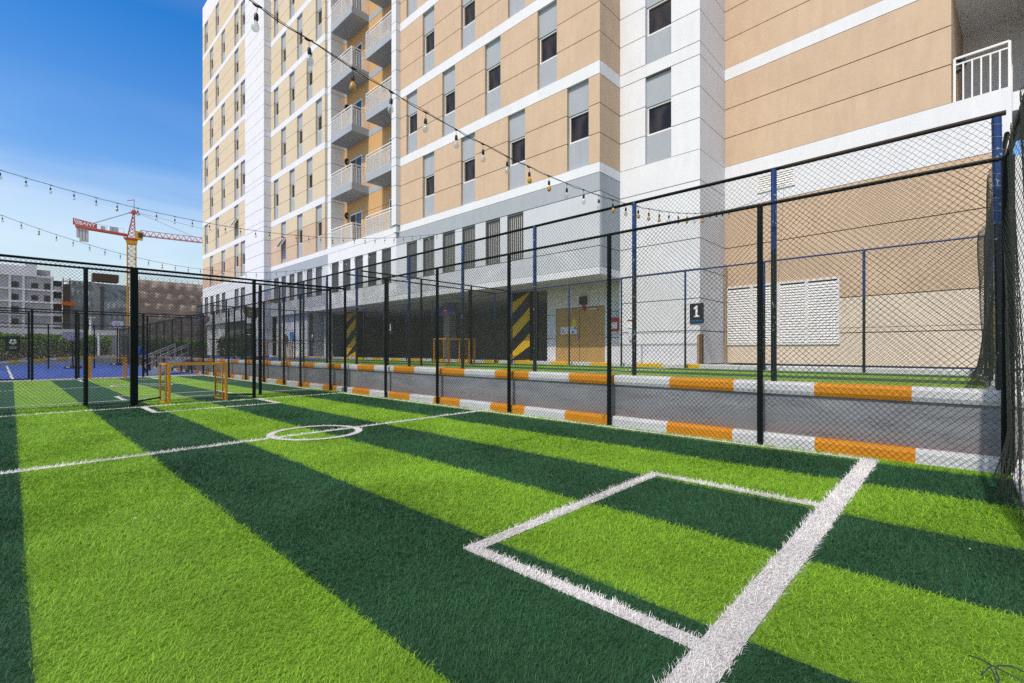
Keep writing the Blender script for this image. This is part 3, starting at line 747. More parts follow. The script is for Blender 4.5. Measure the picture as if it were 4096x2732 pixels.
def strip_panel(fc, a, b, z0, z1):
    mb = MB(); h = (z1 - z0) / 3
    prof = [(-.11, z0 + .002), (-.11, z0 + h), (-.30, z0 + h), (-.30, z0 + 2 * h), (-.11, z0 + 2 * h), (-.11, z1 + .01), (-.40, z1 + .01), (-.40, z0 + .002)]
    mb.prism(prof, lambda d_, z_, s_: fc.p(s_, d_, z_), a + .002, b - .002)
    mb.build('spandrel_panel', [GREY], ab)
def tower(fc, X, s0, s1, strips_even, strips_odd, wallm, k0m=None, inset_low=0.0, open_at=()):
    mats = [wallm, WHITE, k0m or wallm, JOINT, GREY]
    mb = MB()
    for k in range(NF):
        z0 = Z0 + FH * k; z1 = z0 + FH - 0.44; h = (z1 - z0) / 3
        st = strips_odd if k % 2 else strips_even
        mis = [0, 0, 0]
        if k == 0 and k0m: mis = [2, 2, 0]
        panels(fc, mb, s0, s1, [(z0 + i * h, z0 + (i + 1) * h, mis[i]) for i in range(3)], None, st)
        fc.box(mb, s0, s1, z1, z1 + 0.44, -0.40, 0.006, 1)      # white band
        for (a, b) in st:
            strip_panel(fc, a, b, z0, z1)
            window_at(X, (a + b) / 2, b - a - 0.02, z0 + 1.5 * h, (k, round(a, 1)) in open_at)
    fc.box(mb, s0, s1, Z0 - 0.34, Z0, -0.40, 0.006, 1)
    if ROOF > Z0 + FH * NF: fc.box(mb, s0, s1, Z0 + FH * NF, ROOF, -0.40, 0.004, 1)
    mb.build('facade_wall', mats, ab)

A0, A1 = 8.975, 21.11
tower(FY, 13.9, A0, A1, [(9.43, 10.37), (12.42, 13.36), (15.35, 16.29), (18.24, 19.17)], [(10.84, 11.78), (13.78, 14.72), (16.70, 17.63), (19.63, 20.56)], PEACH)
E0, E1 = 29.72, 38.93
tower(FY, 13.9, E0, E1, [(30.17, 31.08), (33.16, 34.06), (36.04, 36.94)], [(31.57, 32.48), (34.49, 35.39), (37.45, 38.36)], CREAM, PEACH, open_at=((0, 36.0),))
D0, D1 = 43.15, 58.09
tower(FY, 13.9, D0, D1, [(44.88, 46.03), (46.62, 47.75), (50.50, 51.60), (54.30, 55.45)], [(46.62, 47.75), (52.40, 53.48), (56.17, 57.35)], CREAM, PEACH, open_at=((1, 46.6),))

# white pier W and its return
FW = Fc((15.245, 0), (0, 1))
mb = MB()
rowsW = [(0.80, 1.90, 0), (1.90, 2.95, 0), (2.95, 3.90, 0), (3.90, 4.895, 0), (4.895, 6.765, 0)]
panels(FW, mb, 6.065, 8.99, rowsW + [(6.765, 7.76, 0)], None, (), 1)
for k in range(NF):
    z0 = Z0 + FH * k; z1 = z0 + FH - 0.44; h = (z1 - z0) / 3
    panels(FW, mb, 6.065, 8.99, [(z0 + i * h, z0 + (i + 1) * h, 0) for i in range(3)], None, [(7.03, 7.98)], 1)
    FW.box(mb, 6.065, 8.99, z1 + GAP, z1 + 0.44 - GAP, -0.13, 0.0, 0); FW.box(mb, 6.085, 8.97, z1 - .02, z1 + .46, -0.40, -0.045, 1)
    strip_panel(FW, 7.03, 7.98, z0, z1); window_at(15.245, 7.505, 0.93, z0 + 1.5 * h)
SW = Fc((15.375, 6.065), (-1, 0))     # return faces -Y
def side_wall(x0, x1, y, rows, mats, back=1):
    f = Fc((x0, y), (1, 0)); f.n = Vector((0, -1, 0)); m_ = MB()
    panels(f, m_, 0, x1 - x0, rows, None, (), back)
    return m_
rows_full = rowsW + [(6.765, 7.76, 0)]
for k in range(NF):
    z0 = Z0 + FH * k
    rows_full += [(z0 + i * 1.02, z0 + (i + 1) * 1.02, 0) for i in range(3)] + [(z0 + 3.06, z0 + 3.5, 0)]
f = Fc((15.376, 6.065), (1, 0)); f.n = Vector((0, -1, 0))
panels(f, mb, 0, 2.4, rows_full, None, (), 1)
mb.box((15.72, 6.50, 0.7), (17.6, 8.9, ROOF), 1)
mb.build('facade_wall', [WHITE, JOINTW], ab)
# return of the peach block, facing the camera side
mb = MB(); f = Fc((14.031, A0), (1, 0)); f.n = Vector((0, -1, 0))
for k in range(NF):
    z0 = Z0 + FH * k
    panels(f, mb, 0, 1.25, [(z0 + i * 1.02, z0 + (i + 1) * 1.02, 0) for i in range(3)], None, (), 3)
    f.box(mb, 0, 1.25, z0 + 3.06, z0 + 3.5, -0.3, 0.006, 1)
f.box(mb, 0, 1.25, Z0 - 0.34, Z0, -0.3, 0.006, 1)
panels(f, mb, 0, 1.25, [(4.14, 4.87, 2), (4.87, 6.76, 2), (6.76, 7.41, 2)], None, (), 3)
f.box(mb, 0, 1.25, 3.89, 4.14, -0.3, 0.012, 1)
mb.build('facade_wall', [PEACH, WHITE, GREY, JOINT], ab)
# lower storey under the towers: grey band, louvre windows, white lip
LOUV_A = [(12.51, 13.40), (13.80, 14.68), (15.34, 16.21), (16.70, 17.61), (18.24, 19.15), (19.64, 20.55)]
LOUV_B = [(21.99, 22.92), (23.46, 24.37), (24.92, 25.85), (26.38, 27.32), (27.87, 28.78)]
LOUV_E = [(30.18, 31.08), (31.58, 32.47), (33.14, 34.05), (34.5, 35.42), (36.02, 36.88), (37.4, 38.33)]
LOUV_D = [(44.87, 46.0), (46.60, 47.73), (50.39, 51.46), (52.19, 53.36), (54.17, 55.3), (56.07, 57.3)]
mb = MB()
def lower(s0, s1, louv, top, mid):
    FY.box(mb, s0, s1, 6.76 + GAP, 7.41 - GAP, -0.13, 0.0, top)
    panels(FY, mb, s0, s1, [(4.87, 6.76, mid)], None, louv, 3)
    FY.box(mb, s0, s1, 4.14 + GAP, 4.87 - GAP, -0.13, 0.0, mid)
    FY.box(mb, s0, s1, 3.89, 4.14, -0.30, 0.012, 0)
    FY.box(mb, s0 + .01, s1 - .01, 4.14, 7.41, -0.5, -0.3, 3)
    FY.box(mb, s0 + .01, s1 - .01, 4.10, 4.88, -0.30, -0.05, 3); FY.box(mb, s0 + .01, s1 - .01, 6.75, 7.5, -0.30, -0.05, 3)
lower(A0, 21.50, LOUV_A, 1, 2); lower(21.50, 29.30, LOUV_B, 0, 0); lower(29.30, E1, LOUV_E, 1, 2); lower(D0, D1, LOUV_D, 0, 0)
FY.box(mb, 21.12, 29.70, 7.41, 7.75, -0.40, 0.006, 0)
mb.build('facade_wall', [WHITE, GREY, LGREY, JOINTW], ab)
for (a, b) in LOUV_A + LOUV_B + LOUV_E + LOUV_D:
    m_ = MB(); w = b - a; n = 8
    FY.box(m_, a, b, 4.88, 4.93, -0.14, -0.03); FY.box(m_, a, b, 6.69, 6.745, -0.14, -0.03); FY.box(m_, a, a + .04, 4.93, 6.69, -0.14, -0.03); FY.box(m_, b - .04, b, 4.93, 6.69, -0.14, -0.03)
    for i in range(1, n): FY.box(m_, a + w * i / n - 0.024, a + w * i / n + 0.024, 4.93, 6.69, -0.075, -0.055)
    lo = m_.build('louvre_window', [LOUVD], ab)
    m_ = MB(); FY.box(m_, a + .005, b - .005, 4.885, 6.74, -0.15, -0.10); m_.build('backing', [BLIND], lo)

# white rib between cream towers
FR_ = Fc((13.375, 0), (0, 1)); mb = MB()
rr = [(0.8, 1.9, 0), (1.9, 2.9, 0), (2.9, 3.9, 0), (3.9, 4.88, 0), (4.88, 5.8, 0), (5.8, 6.76, 0), (6.76, 7.75, 0)]
for k in range(NF):
    z0 = Z0 + FH * k
    rr += [(z0 + i * 1.02, z0 + (i + 1) * 1.02, 0) for i in range(3)] + [(z0 + 3.06, z0 + 3.5, 0)]
rr.append((Z0 + FH * NF, ROOF, 0))
panels(FR_, mb, 38.93, 43.2, rr, None, (), 1)
f = Fc((13.506, 38.93), (1, 0)); f.n = Vector((0, -1, 0)); panels(f, mb, 0, 0.5, rr, None, (), 1)
# pillars of the balcony bay
rp = [r_ for r_ in rr if r_[0] > 7.7]
FP = Fc((13.635, 0), (0, 1)); panels(FP, mb, 21.112, 21.525, rp, None, (), 1)
f = Fc((13.766, 21.112), (1, 0)); f.n = Vector((0, -1, 0)); panels(f, mb, 0, 0.134, rp, None, (), 1)
FP1 = Fc((14.08, 0), (0, 1)); panels(FP1, mb, 29.27, 29.718, rp, None, (), 1)
f = Fc((14.211, 29.27), (1, 0)); f.n = Vector((0, -1, 0)); panels(f, mb, 0, 0.82, rp, None, (), 1)
f = Fc((13.905, E0), (1, 0)); f.n = Vector((0, -1, 0)); f.box(mb, 0.13, 0.18, Z0, ROOF, -0.3, -0.002, 0)
mb.build('facade_wall', [WHITE, JOINTW], ab)
# recess back wall with grey floor bands
mb = MB(); FB = Fc((15.03, 0), (0, 1))
for k in range(NF):
    z0 = Z0 + FH * k
    FB.box(mb, 21.4, 29.4, z0 - 0.06, z0 + 1.0, -0.3, 0, 0); FB.box(mb, 21.4, 29.4, z0 + 1.02, z0 + 2.04, -0.3, 0, 0); FB.box(mb, 21.4, 29.4, z0 + 2.06, z0 + 3.06, -0.3, 0, 0)
    FB.box(mb, 21.4, 29.4, z0 + 3.06, z0 + 3.44, -0.3, 0.012, 1)
mb.box((15.1, 21.4, 7.4), (15.5, 29.4, ROOF), 2)
mb.box((13.95, 21.3, 7.30), (15.3, 29.5, 7.74), 3)
mb.box((13.7, 21.20, 7.4), (15.2, 21.50, ROOF), 3)
mb.build('facade_wall', [OCHRE, GREY, JOINT, WHITE], ab)
def railing(mb, a, b, h=1.10, step=0.115):
    a, b = Vector(a), Vector(b); L_ = (b - a).length; d = (b - a) / L_
    up = Vector((0, 0, 1))
    mb.bar(a + up * h, b + up * h, 0.055, 0.05); mb.bar(a + up * (h - 0.16), b + up * (h - 0.16), 0.035, 0.035)
    n = max(2, round(L_ / step))
    for i in range(n + 1):
        p = a + d * (L_ * i / n); big = i in (0, n) or (n > 14 and i == n // 2)
        w = 0.05 if big else 0.032
        mb.bar(p, p + up * (h if big else h - 0.16), w, w)
def balcony(y0, y1, z, side, k):
    mb = MB(); mb.box((13.9, y0, z - 0.41), (15.04, y1, z)); 
    o = mb.build('balcony', [GREY], ab) if k > 0 else None
    rb = MB(); railing(rb, (13.93, y0 + .03, z), (13.93, y1 - .03, z))
    ys = y0 + .03 if side < 0 else y1 - .03
    railing(rb, (13.99, ys, z), (15.0, ys, z))
    if o: rb.build('railing', [METAL_W], o, base=AB)
    else: rb.build('railing', [METAL_W], ab)
for k in range(NF):
    z = Z0 + FH * k + 0.02
    balcony(26.23, 28.90, z, -1, k); balcony(21.54, 24.62, z, 1, k)
    for (ya, yb) in ((27.0, 28.5), (22.2, 23.9)):
        mb = MB(); FB.box(mb, ya, yb, z, z + 2.2, -0.02, 0.03)
        d = mb.build('balcony_door', [FRAME], ab)
        mb = MB(); FB.box(mb, ya + .07, (ya + yb) / 2 - .03, z + .08, z + 2.12, 0.0, 0.036); FB.box(mb, (ya + yb) / 2 + .03, yb - .07, z + .08, z + 2.12, 0.0, 0.036)
        mb.build('pane', [GLASSD], d, base=AB)
    for yl in (28.85, 21.85):
        mb = MB(); mb.path([(14.97, yl, z + 2.05), (14.90, yl, z + 2.10), (14.86, yl, z + 2.22), (14.90, yl, z + 2.34), (14.99, yl, z + 2.38)], 0.075, 10)
        mb.build('wall_lamp', [BLACKM], ab)
# body behind the facades, roofs
mb = MB()
mb.box((15.6, 6.3, 4.1), (24, 21.3, ROOF - .1)); mb.box((15.56, 21.35, 7.45), (24, 29.45, ROOF - .1)); mb.box((14.36, 29.8, 4.1), (24, 58.0, ROOF - .1)); mb.box((14.36, 9.3, 7.8), (15.6, 21.0, ROOF - .1))
mb.build('wall', [LGREY], ab)
# ground storey: soffit, recess wall, columns, parking interior
mb = MB()
mb.box((14.22, A0 + .32, 3.86), (26, E1, 4.12)); mb.box((13.95, A0 + .02, 3.84), (14.2, E1, 3.89)); mb.box((14.2, A0 + .02, 3.84), (15.9, A0 + .32, 3.89))
mb.build('soffit', [SOFFIT], ab)
mb = MB()
FD = Fc((15.8, 0), (0, 1))
panels(FD, mb, 8.9, 9.97, [(0.78, 1.75, 0), (1.75, 2.75, 0), (2.75, 3.88, 0)], None, (), 2)
panels(FD, mb, 9.97, 12.38, [(2.99, 3.88, 0)], None, (), 2); panels(FD, mb, 12.38, 12.84, [(0.78, 1.75, 0), (1.75, 2.75, 0), (2.75, 3.88, 0)], None, (), 2)
mb.box((15.95, 8.9, 0.78), (24, 12.80, 3.87), 0)
FDw = Fc((14.3, 0), (0, 1)); panels(FDw, mb, 33.3, 38.93, [(0.78, 1.75, 0), (1.75, 2.75, 0), (2.75, 3.88, 0)], None, (), 2); mb.box((14.44, 33.4, 0.78), (24, 38.9, 3.86), 0)
panels(FDw, mb, 43.2, 46.0, [(0.78, 3.88, 0)], None, (), 2); panels(FDw, mb, 52, 58.0, [(0.78, 3.88, 0)], None, (), 2); mb.box((14.44, 43.2, 0.8), (24, 58, 3.9), 2)
mb.box((24.0, 12.8, 0.70), (24.4, 33.4, 3.9), 1); mb.box((15.8, 33.2, 0.78), (24, 33.35, 3.86), 1)
mb.build('ground_storey_wall', [WHITE, CONC, JOINTW], ab)
# wing B (rotated), peach above, pale cream at the foot
FBW = Fc((17.51, 6.065), (0.0795, 0.9968))
mb = MB(); SB0, SB1 = -5.94, 0.25
panels(FBW, mb, -7.04, SB1, [(0.8, 1.78, 1), (1.78, 2.85, 1)], None, (), 3)
panels(FBW, mb, -7.04, SB1, [(2.85, 4.88, 0), (4.88, 6.25, 0)], None, (), 3)
FBW.box(mb, -7.04, SB1, 6.25, 7.78, -0.4, 0.008, 2)
for k in range(NF):
    z0 = 7.78 + FH * k
    panels(FBW, mb, SB0, SB1, [(z0 + i * 1.03, z0 + (i + 1) * 1.03, 0) for i in range(3)], None, (), 3)
    FBW.box(mb, SB0, SB1, z0 + 3.09, z0 + 3.5, -0.4, 0.008, 2)
    FBW.box(mb, SB0 - .001, SB0 + 0.25, z0 + 0.0, z0 + 3.09, -3.0, -0.131, 0)     # jamb of the corner balcony
    FBW.box(mb, -7.35, SB0 + .2, z0 + 3.09, z0 + 3.45, -3.0, -0.05, 2)          # slab above, soffit
FBW.box(mb, -7.36, SB0 + .2, 7.5, ROOF, -3.3, -3.0, 2)
FBW.box(mb, -7.35, SB0 + .2, 7.3, 7.77, -3.0, -0.41, 2)
mb.build('facade_wall', [PEACH, PALE, WHITE, JOINT, SOFFIT, GREY], ab)
mb = MB(); rowsR = [(6.25 + i * 1.02, 7.27 + i * 1.02, 0) for i in range(30)]
panels(FBW2 := Fc(FBW.p(0, -0.45, 0), (0.0795, 0.9968)), mb, -14, -7.36, [(0.8, 2.85, 0), (2.85, 6.25, 0)] + rowsR, None, (), 1)
FBW.box(mb, -13.9, -7.06, 0.8, 6.2, -0.9, -0.62, 0)
f = Fc(FBW.p(-7.36, -0.58, 0), FBW.n * -1); f.n = FBW.ds.copy(); panels(f, mb, 0, 2.6, [(0.8, 2.85, 0), (2.85, 6.25, 0)] + rowsR, None, (), 1)
mb.build('facade_wall', [WHITE, JOINTW], ab)
mb = MB()
q = [Vector(FBW.p(s_, d_, 0)) for s_, d_ in ((-6.0, -.06), (-7.0, -.06), (-7.0, -1.4))]
mb2 = MB()
def rail_b(a, b):
    railing(mb2, (a.x, a.y, 7.80), (b.x, b.y, 7.80), 1.13, 0.165)
rail_b(q[0], q[1]); rail_b(q[1] + (q[2] - q[1]) * .04, q[2])
mb2.build('railing', [METAL_W], ab)
mb = MB(); b_ = Vector(FBW.p(-5.99, -0.75, 9.05)); mb.path([b_ + Vector((0, .02, -.16)), b_ + Vector((0, -.09, -.12)), b_ + Vector((0, -.13, 0)), b_ + Vector((0, -.09, .14)), b_ + Vector((0, .02, .17))], 0.07, 10)
mb.build('wall_lamp', [BLACKM], ab)
# louvre bank and small louvre pair on wing B
def louvre_bank(s0, s1, z0, z1, cuts, pitch, mat_slat, label):
    fr = MB(); t = 0.06
    FBW.box(fr, s0, s1, z0, z0 + t, -0.02, 0.045); FBW.box(fr, s0, s1, z1 - t, z1, -0.02, 0.045)
    edges = [s0] + list(cuts) + [s1]
    for e in edges: FBW.box(fr, max(s0, e - 0.05), min(s1, e + 0.05), z0 + t, z1 - t, -0.02, 0.045)
    o = fr.build('louvre_vent', [METAL_W], ab); o['label'] = label
    sl = MB(); n = int((z1 - z0 - 2 * t) / pitch)
    for i in range(n):
        z = z0 + t + pitch * (i + 0.2)
        for a, b in zip(edges[:-1], edges[1:]):
            a, b = a + .05, b - .05
            sl.hexa([FBW.p(a, 0.042, z), FBW.p(b, 0.042, z), FBW.p(b, 0.030, z), FBW.p(a, 0.030, z), FBW.p(a, 0.020, z + pitch * 0.85), FBW.p(b, 0.020, z + pitch * 0.85), FBW.p(b, 0.008, z + pitch * 0.85), FBW.p(a, 0.008, z + pitch * 0.85)])
    FBW.box(sl, s0 + .02, s1 - .02, z0 + .02, z1 - .02, -0.005, 0.006, 1)
    sl.build('slats', [mat_slat, LOUVD], o, base=AB)
louvre_bank(-3.46, -0.06, 1.44, 3.49, (-2.58, -1.76, -0.92), 0.085, METAL_W, 'wide bank of white louvres near the foot of the wall')
louvre_bank(-2.25, -1.09, 6.58, 7.16, (-1.66,), 0.075, METAL_W, 'small pair of white louvres in the white band')
# door in the recess
mb = MB(); FD.box(mb, 9.99, 12.36, 0.80, 2.98, -0.10, -0.03); dr = mb.build('double_door', [DOORM], ab)
mb = MB(); FD.box(mb, 11.16, 11.18, 0.82, 2.96, -0.03, -0.024, 0); FD.box(mb, 11.22, 11.30, 1.72, 1.90, -0.03, 0.02, 1); FD.box(mb, 10.3, 10.75, 2.86, 2.92, -0.03, 0.03, 1)
mb.build('door_hardware', [JOINT, STEEL], dr, base=AB)

# hazard striped columns at the parking entrance, white column
def striped_column(label, y0, y1, x0, x1, flip, phase):
    t = thing('column', label, 'column', (x0, (y0 + y1) / 2, 0.78), 'hazard striped parking columns')
    mb = MB(); mb.box((x0, y0, 0.78), (x1, y1, 3.85)); mb.build('shaft', [BLACKM], t)
    mb = MB(); w = y1 - y0
    for k in range(-2, 4):
        zb = 0.2 + phase + k * 1.15; zt = zb + 0.55; sl = 0.95
        # band rises across the face; clip to column height
        def clamp(v): return min(3.84, max(0.79, v))
        ya, yb = (y0, y1) if not flip else (y1, y0)
        pts = [(ya, zb), (yb, zb + sl), (yb, zt + sl), (ya, zt)]
        if zt + sl < 0.79 or zb > 3.84: continue
        mb.quad(*[(x0 - 0.006, p, clamp(z)) for p, z in pts])
    mb.build('stripes', [KYELLOW], t)
striped_column('broad black and yellow striped column beside the tan double door', 13.66, 14.84, 15.6, 16.2, True, 0.30)
striped_column('black and yellow striped column deeper in the dark parking entrance', 29.1, 30.5, 15.8, 16.4, True, 0.7)
mb = MB(); mb.box((15.3, 32.4, 0.78), (15.7, 32.85, 3.85)); tag(mb.build('column', [WHITE]), 'plain white square column at the far side of the parking entrance', 'column')
mb = MB(); mb.box((16.4, 20.2, 0.78), (16.9, 20.7, 3.85)); mb.box((19, 17, .78), (19.5, 17.5, 3.85))
tag(mb.build('column', [CONC]), 'dim grey concrete columns inside the parking entrance', 'column')

# ------------------------------------------------------------------ signs and small fittings on walls
FACEX = Matrix(((0, 0, -1), (-1, 0, 0), (0, 1, 0))).to_4x4()      # text facing -X
FACEY = Matrix(((1, 0, 0), (0, 0, -1), (0, 1, 0))).to_4x4()       # text facing -Y
def text(body, size, parent, local, rotm, m, name='lettering', align='CENTER', bold=0.0):
    cu = bpy.data.curves.new(name, 'FONT'); cu.body = body; cu.size = size; cu.align_x = align; cu.align_y = 'CENTER'; cu.extrude = 0.002
    cu.materials.append(m)
    cu.offset = bold
    tmp = bpy.data.objects.new(name + '_tmp', cu); COL.objects.link(tmp)
    me = bpy.data.meshes.new_from_object(tmp.evaluated_get(bpy.context.evaluated_depsgraph_get())); bpy.data.objects.remove(tmp)
    me.transform(Matrix.Translation(local) @ rotm); me.name = name
    return link(name, me, parent)
ONE = [(-.26, -.5), (.26, -.5), (.26, -.36), (.09, -.36), (.09, .5), (-.04, .5), (-.26, .33), (-.26, .18), (-.10, .27), (-.10, -.36), (-.26, -.36)]
def number_sign(label, x, yc, zc, w, h):
    t = thing('wall_sign', label, 'sign', (x, yc, zc - h / 2), 'black court number signs')
    mb = MB(); mb.box((x - 0.02, yc - w / 2, zc - h / 2), (x, yc + w / 2, zc + h / 2)); mb.build('panel', [BLACKM], t)
    mb = MB(); s_ = h * 0.56
    mb.prism(ONE, lambda a, b, d: (x - 0.02 - d, yc - a * s_ * 0.95, zc + h * 0.10 + b * s_), 0.0, 0.006); mb.build('numeral', [SIGNW], t)
    text('FOOTBALL', h * 0.115, t, (-0.022, 0, h * 0.125), FACEX, SIGNB)
number_sign('black board with a white numeral 1 fixed to the white pier above a timber post', 15.225, 6.155, 2.45, 0.45, 0.65)
number_sign('small black board with a white numeral 1 hanging before the dark parking entrance', 13.54, 21.45, 2.4, 0.42, 0.58)
def ball_sign(label, x, yv, zc, w, h):
    t = thing('fence_sign', label, 'sign', (x, yv, zc - h / 2), 'black football signs on the fences')
    mb = MB(); mb.box((x - w / 2, yv - 0.015, zc - h / 2), (x + w / 2, yv, zc + h / 2)); mb.build('panel', [BLACKM], t)
    r_ = w * 0.26; cz = zc + h * 0.14; mb = MB()
    circ = lambda cx, c_, rad, n: [(cx + rad * math.cos(2 * math.pi * k / n + math.pi / 2), c_ + rad * math.sin(2 * math.pi * k / n + math.pi / 2)) for k in range(n)]
    fn = lambda a, b, d: (a, yv - 0.015 - d, b)
    mb.prism(circ(x, cz, r_, 28), fn, 0, 0.004, 0)
    mb.prism(circ(x, cz, r_ * .34, 5), fn, 0.004, 0.007, 1)
    for k in range(5):
        a = 2 * math.pi * k / 5 + math.pi / 2
        mb.prism(circ(x + r_ * .86 * math.cos(a + .628 * 0), cz + r_ * .86 * math.sin(a), r_ * .2, 5), fn, 0.004, 0.007, 1)
        mb.bar(fn(x + r_ * .34 * math.cos(a), cz + r_ * .34 * math.sin(a), .005), fn(x + r_ * .8 * math.cos(a), cz + r_ * .8 * math.sin(a), .005), r_ * .07, 0.003, 1, up=(0, 1, 0))
    mb.build('ball_emblem', [SIGNW, BLACKM], t)
    mb = MB()
    for dz, ww in ((-0.20, .62), (-0.30, .5)): mb.box((x - w * ww / 2, yv - 0.019, zc + h * dz - .006), (x + w * ww / 2, yv - 0.015, zc + h * dz + .006))
    mb.build('caption', [SIGNW], t)
ball_sign('black board with a white football emblem hung on the fence at the left edge', 0.05, 28.07, 1.52, 0.43, 0.62)
ball_sign('black board with a white football emblem on the far upper fence behind the goal posts', 8.98, 28.46, 2.45, 0.42, 0.60)
def ball_wall(label, x, yc, zc):
    t = thing('wall_sign', label, 'sign', (x, yc, zc - .3))
    mb = MB(); mb.box((x - .015, yc - .25, zc - .35), (x, yc + .25, zc + .35)); mb.build('panel', [BLACKM], t)
    mb = MB(); mb.prism([(.12 * math.cos(k * .2244), .12 * math.sin(k * .2244)) for k in range(28)], lambda a, b, d: (x - .015 - d, yc + a, zc + .1 + b), 0, .004, 0)
    mb.box((x - .022, yc - .1, zc + .08), (x - .019, yc + .1, zc + .11), 1); mb.build('emblem', [SIGNW, BLACKM], t)
    mb = MB(); mb.box((x - .019, yc - .14, zc - .12), (x - .015, yc + .14, zc - .105)); mb.box((x - .019, yc - .1, zc - .2), (x - .015, yc + .1, zc - .185)); mb.build('caption', [SIGNW], t)
ball_wall('black board with a round white emblem in front of the dark parking entrance', 13.54, 30.75, 2.1)
mb = MB(); mb.box((14.14, 35.3, 2.05), (14.165, 35.95, 2.6)); tag(mb.build('wall_sign', [SIGNB]), 'square blue sign on the far white ground floor wall', 'sign')
t = thing('notice', 'grey and dark notices on the far white ground floor wall', 'notice', (14.15, 38.5, 2))
for (y0, y1, z0, z1) in ((36.6, 37.0, 1.7, 2.5),): 
    mb = MB(); mb.box((14.14, y0, z0), (14.165, y1, z1)); mb.build('panel', [LOUVD], t)
t = thing('hanging_sign', 'navy hanging board with a red emblem under the parking soffit', 'sign', (14.5, 18.1, 3.0))
mb = MB(); mb.box((14.5, 17.45, 2.99), (14.54, 18.75, 3.40)); mb.build('panel', [NAVY], t)
mb = MB(); mb.prism([(.16 * math.cos(k * math.pi / 4 + .39), .19 * math.sin(k * math.pi / 4 + .39)) for k in range(8)], lambda a, b, d: (14.5 - d, 18.12 + a, 3.2 + b), 0, .006); mb.build('emblem', [SIGNR], t)
mb = MB(); mb.box((14.488, 18.02, 3.17), (14.493, 18.22, 3.22)); mb.build('bar', [SIGNW], t)
for yh in (17.6, 18.6):
    mb = MB(); mb.tube((14.52, yh, 3.4), (14.52, yh, 3.86), .012, 6); mb.build('hanger', [STEEL], t)
mb = MB(); mb.box((15.71, 10.78, 3.10), (15.79, 11.12, 3.42)); tag(mb.build('emergency_light', [BLACKM]), 'black emergency light box above the tan double door', 'emergency light')
t = thing('fire_bell', 'small red alarm bell just below the black light box over the tan door', 'alarm bell', (15.78, 10.9, 2.9))
mb = MB(); mb.path([(15.79, 10.92, 3.0), (15.74, 10.92, 3.0), (15.70, 10.92, 2.99)], .08, 12, radii=[.06, .085, .05]); mb.build('gong', [SIGNR], t)
mb = MB(); mb.box((15.74, 10.88, 2.86), (15.79, 10.96, 2.93)); mb.build('strobe', [SIGNR], t)
t = thing('warning_sticker', 'yellow rounded warning sticker high on the tan double door', 'sticker', (15.83, 11.45, 2.3))
mb = MB(); mb.prism([(.10 * math.cos(k * .3927), .10 * math.sin(k * .3927)) for k in range(16)], lambda a, b, d: (15.829 - d, 11.43 + a, 2.44 + b), -.005, .003); mb.prism([(.12 * math.cos(k * .3927), .12 * math.sin(k * .3927)) for k in range(16)], lambda a, b, d: (15.829 - d, 11.47 + a, 2.27 + b), -.005, .004); mb.build('print', [SIGNY], t)
for i, (yc, lab, mm) in enumerate(((12.0, 'white pictogram sticker with a dark figure, farthest left in the row on the tan door', GREY), (11.72, 'white pictogram sticker with a yellow triangle, middle of the row on the tan door', SIGNY), (11.45, 'white pictogram sticker with blue marks, rightmost of the row on the tan door', SIGNB))):
    t = thing('door_sticker', lab, 'sticker', (15.829, yc, 1.95), 'pictogram stickers in a row on the tan door')
    mb = MB(); mb.box((15.822, yc - .13, 1.94), (15.832, yc + .13, 2.22)); mb.build('paper', [SIGNW], t)
    mb = MB()
    if i == 1: mb.prism([(-.08, -.07), (.08, -.07), (0, .08)], lambda a, b, d: (15.822 - d, yc + a, 2.08 + b), 0, .003)
    elif i == 0: mb.prism([(-.09, -.09), (-.03, -.02), (-.03, .06), (.03, .08), (.04, -.02), (.09, -.09)], lambda a, b, d: (15.822 - d, yc + a, 2.08 + b), 0, .003)
    else: mb.box((15.819, yc - .11, 2.12), (15.822, yc + .02, 2.20)); mb.box((15.819, yc - .02, 1.97), (15.822, yc + .10, 2.06))
    mb.build('pictogram', [mm], t)
t = thing('hose_cabinet', 'red and white fire hose cabinet on the white wall right of the tan door', 'fire cabinet', (15.7, 9.5, 2.0))
mb = MB(); mb.box((15.70, 9.28, 2.0), (15.80, 9.72, 2.5)); mb.build('box', [SIGNR], t)
mb = MB(); mb.box((15.692, 9.36, 2.08), (15.70, 9.62, 2.32)); mb.build('pane', [SIGNW], t)
t = thing('fire_notice', 'small white notice with a red header on the left edge of the white pier', 'notice', (15.23, 8.55, 1.6))
mb = MB(); mb.box((15.218, 8.40, 2.05), (15.24, 8.66, 2.36)); mb.build('sheet', [SIGNW], t)
mb = MB(); mb.box((15.212, 8.40, 2.30), (15.218, 8.66, 2.36)); mb.build('header', [SIGNR], t)
t = thing('call_point', 'pale call point box under the red headed notice on the white pier', 'call box', (15.2, 8.5, 1.6))
mb = MB(); mb.box((15.17, 8.42, 1.62), (15.24, 8.60, 1.95)); mb.build('box', [LGREY], t)
mb = MB(); mb.box((15.163, 8.46, 1.78), (15.17, 8.56, 1.9)); mb.build('button', [SIGNW], t)
t = thing('timber_post', 'short dark timber post with a pale edge standing at the foot of the white pier', 'post', (14.6, 5.83, 0.8))
mb = MB(); mb.box((14.6, 5.74, 0.78), (14.72, 5.83, 1.76)); mb.build('board', [TIMB], t)
mb = MB(); mb.box((14.6, 5.832, 0.78), (14.70, 5.90, 1.74)); mb.build('batten', [TIMBL], t)
t = thing('drain_pipe', 'tan downpipe in the corner between white pier and louvres', 'pipe', (17.3, 6.0, 0.8))
mb = MB(); mb.tube((17.38, 6.0, .8), (17.38, 6.0, 4.3), .03, 8); mb.build('pipe', [TIMBL], t)
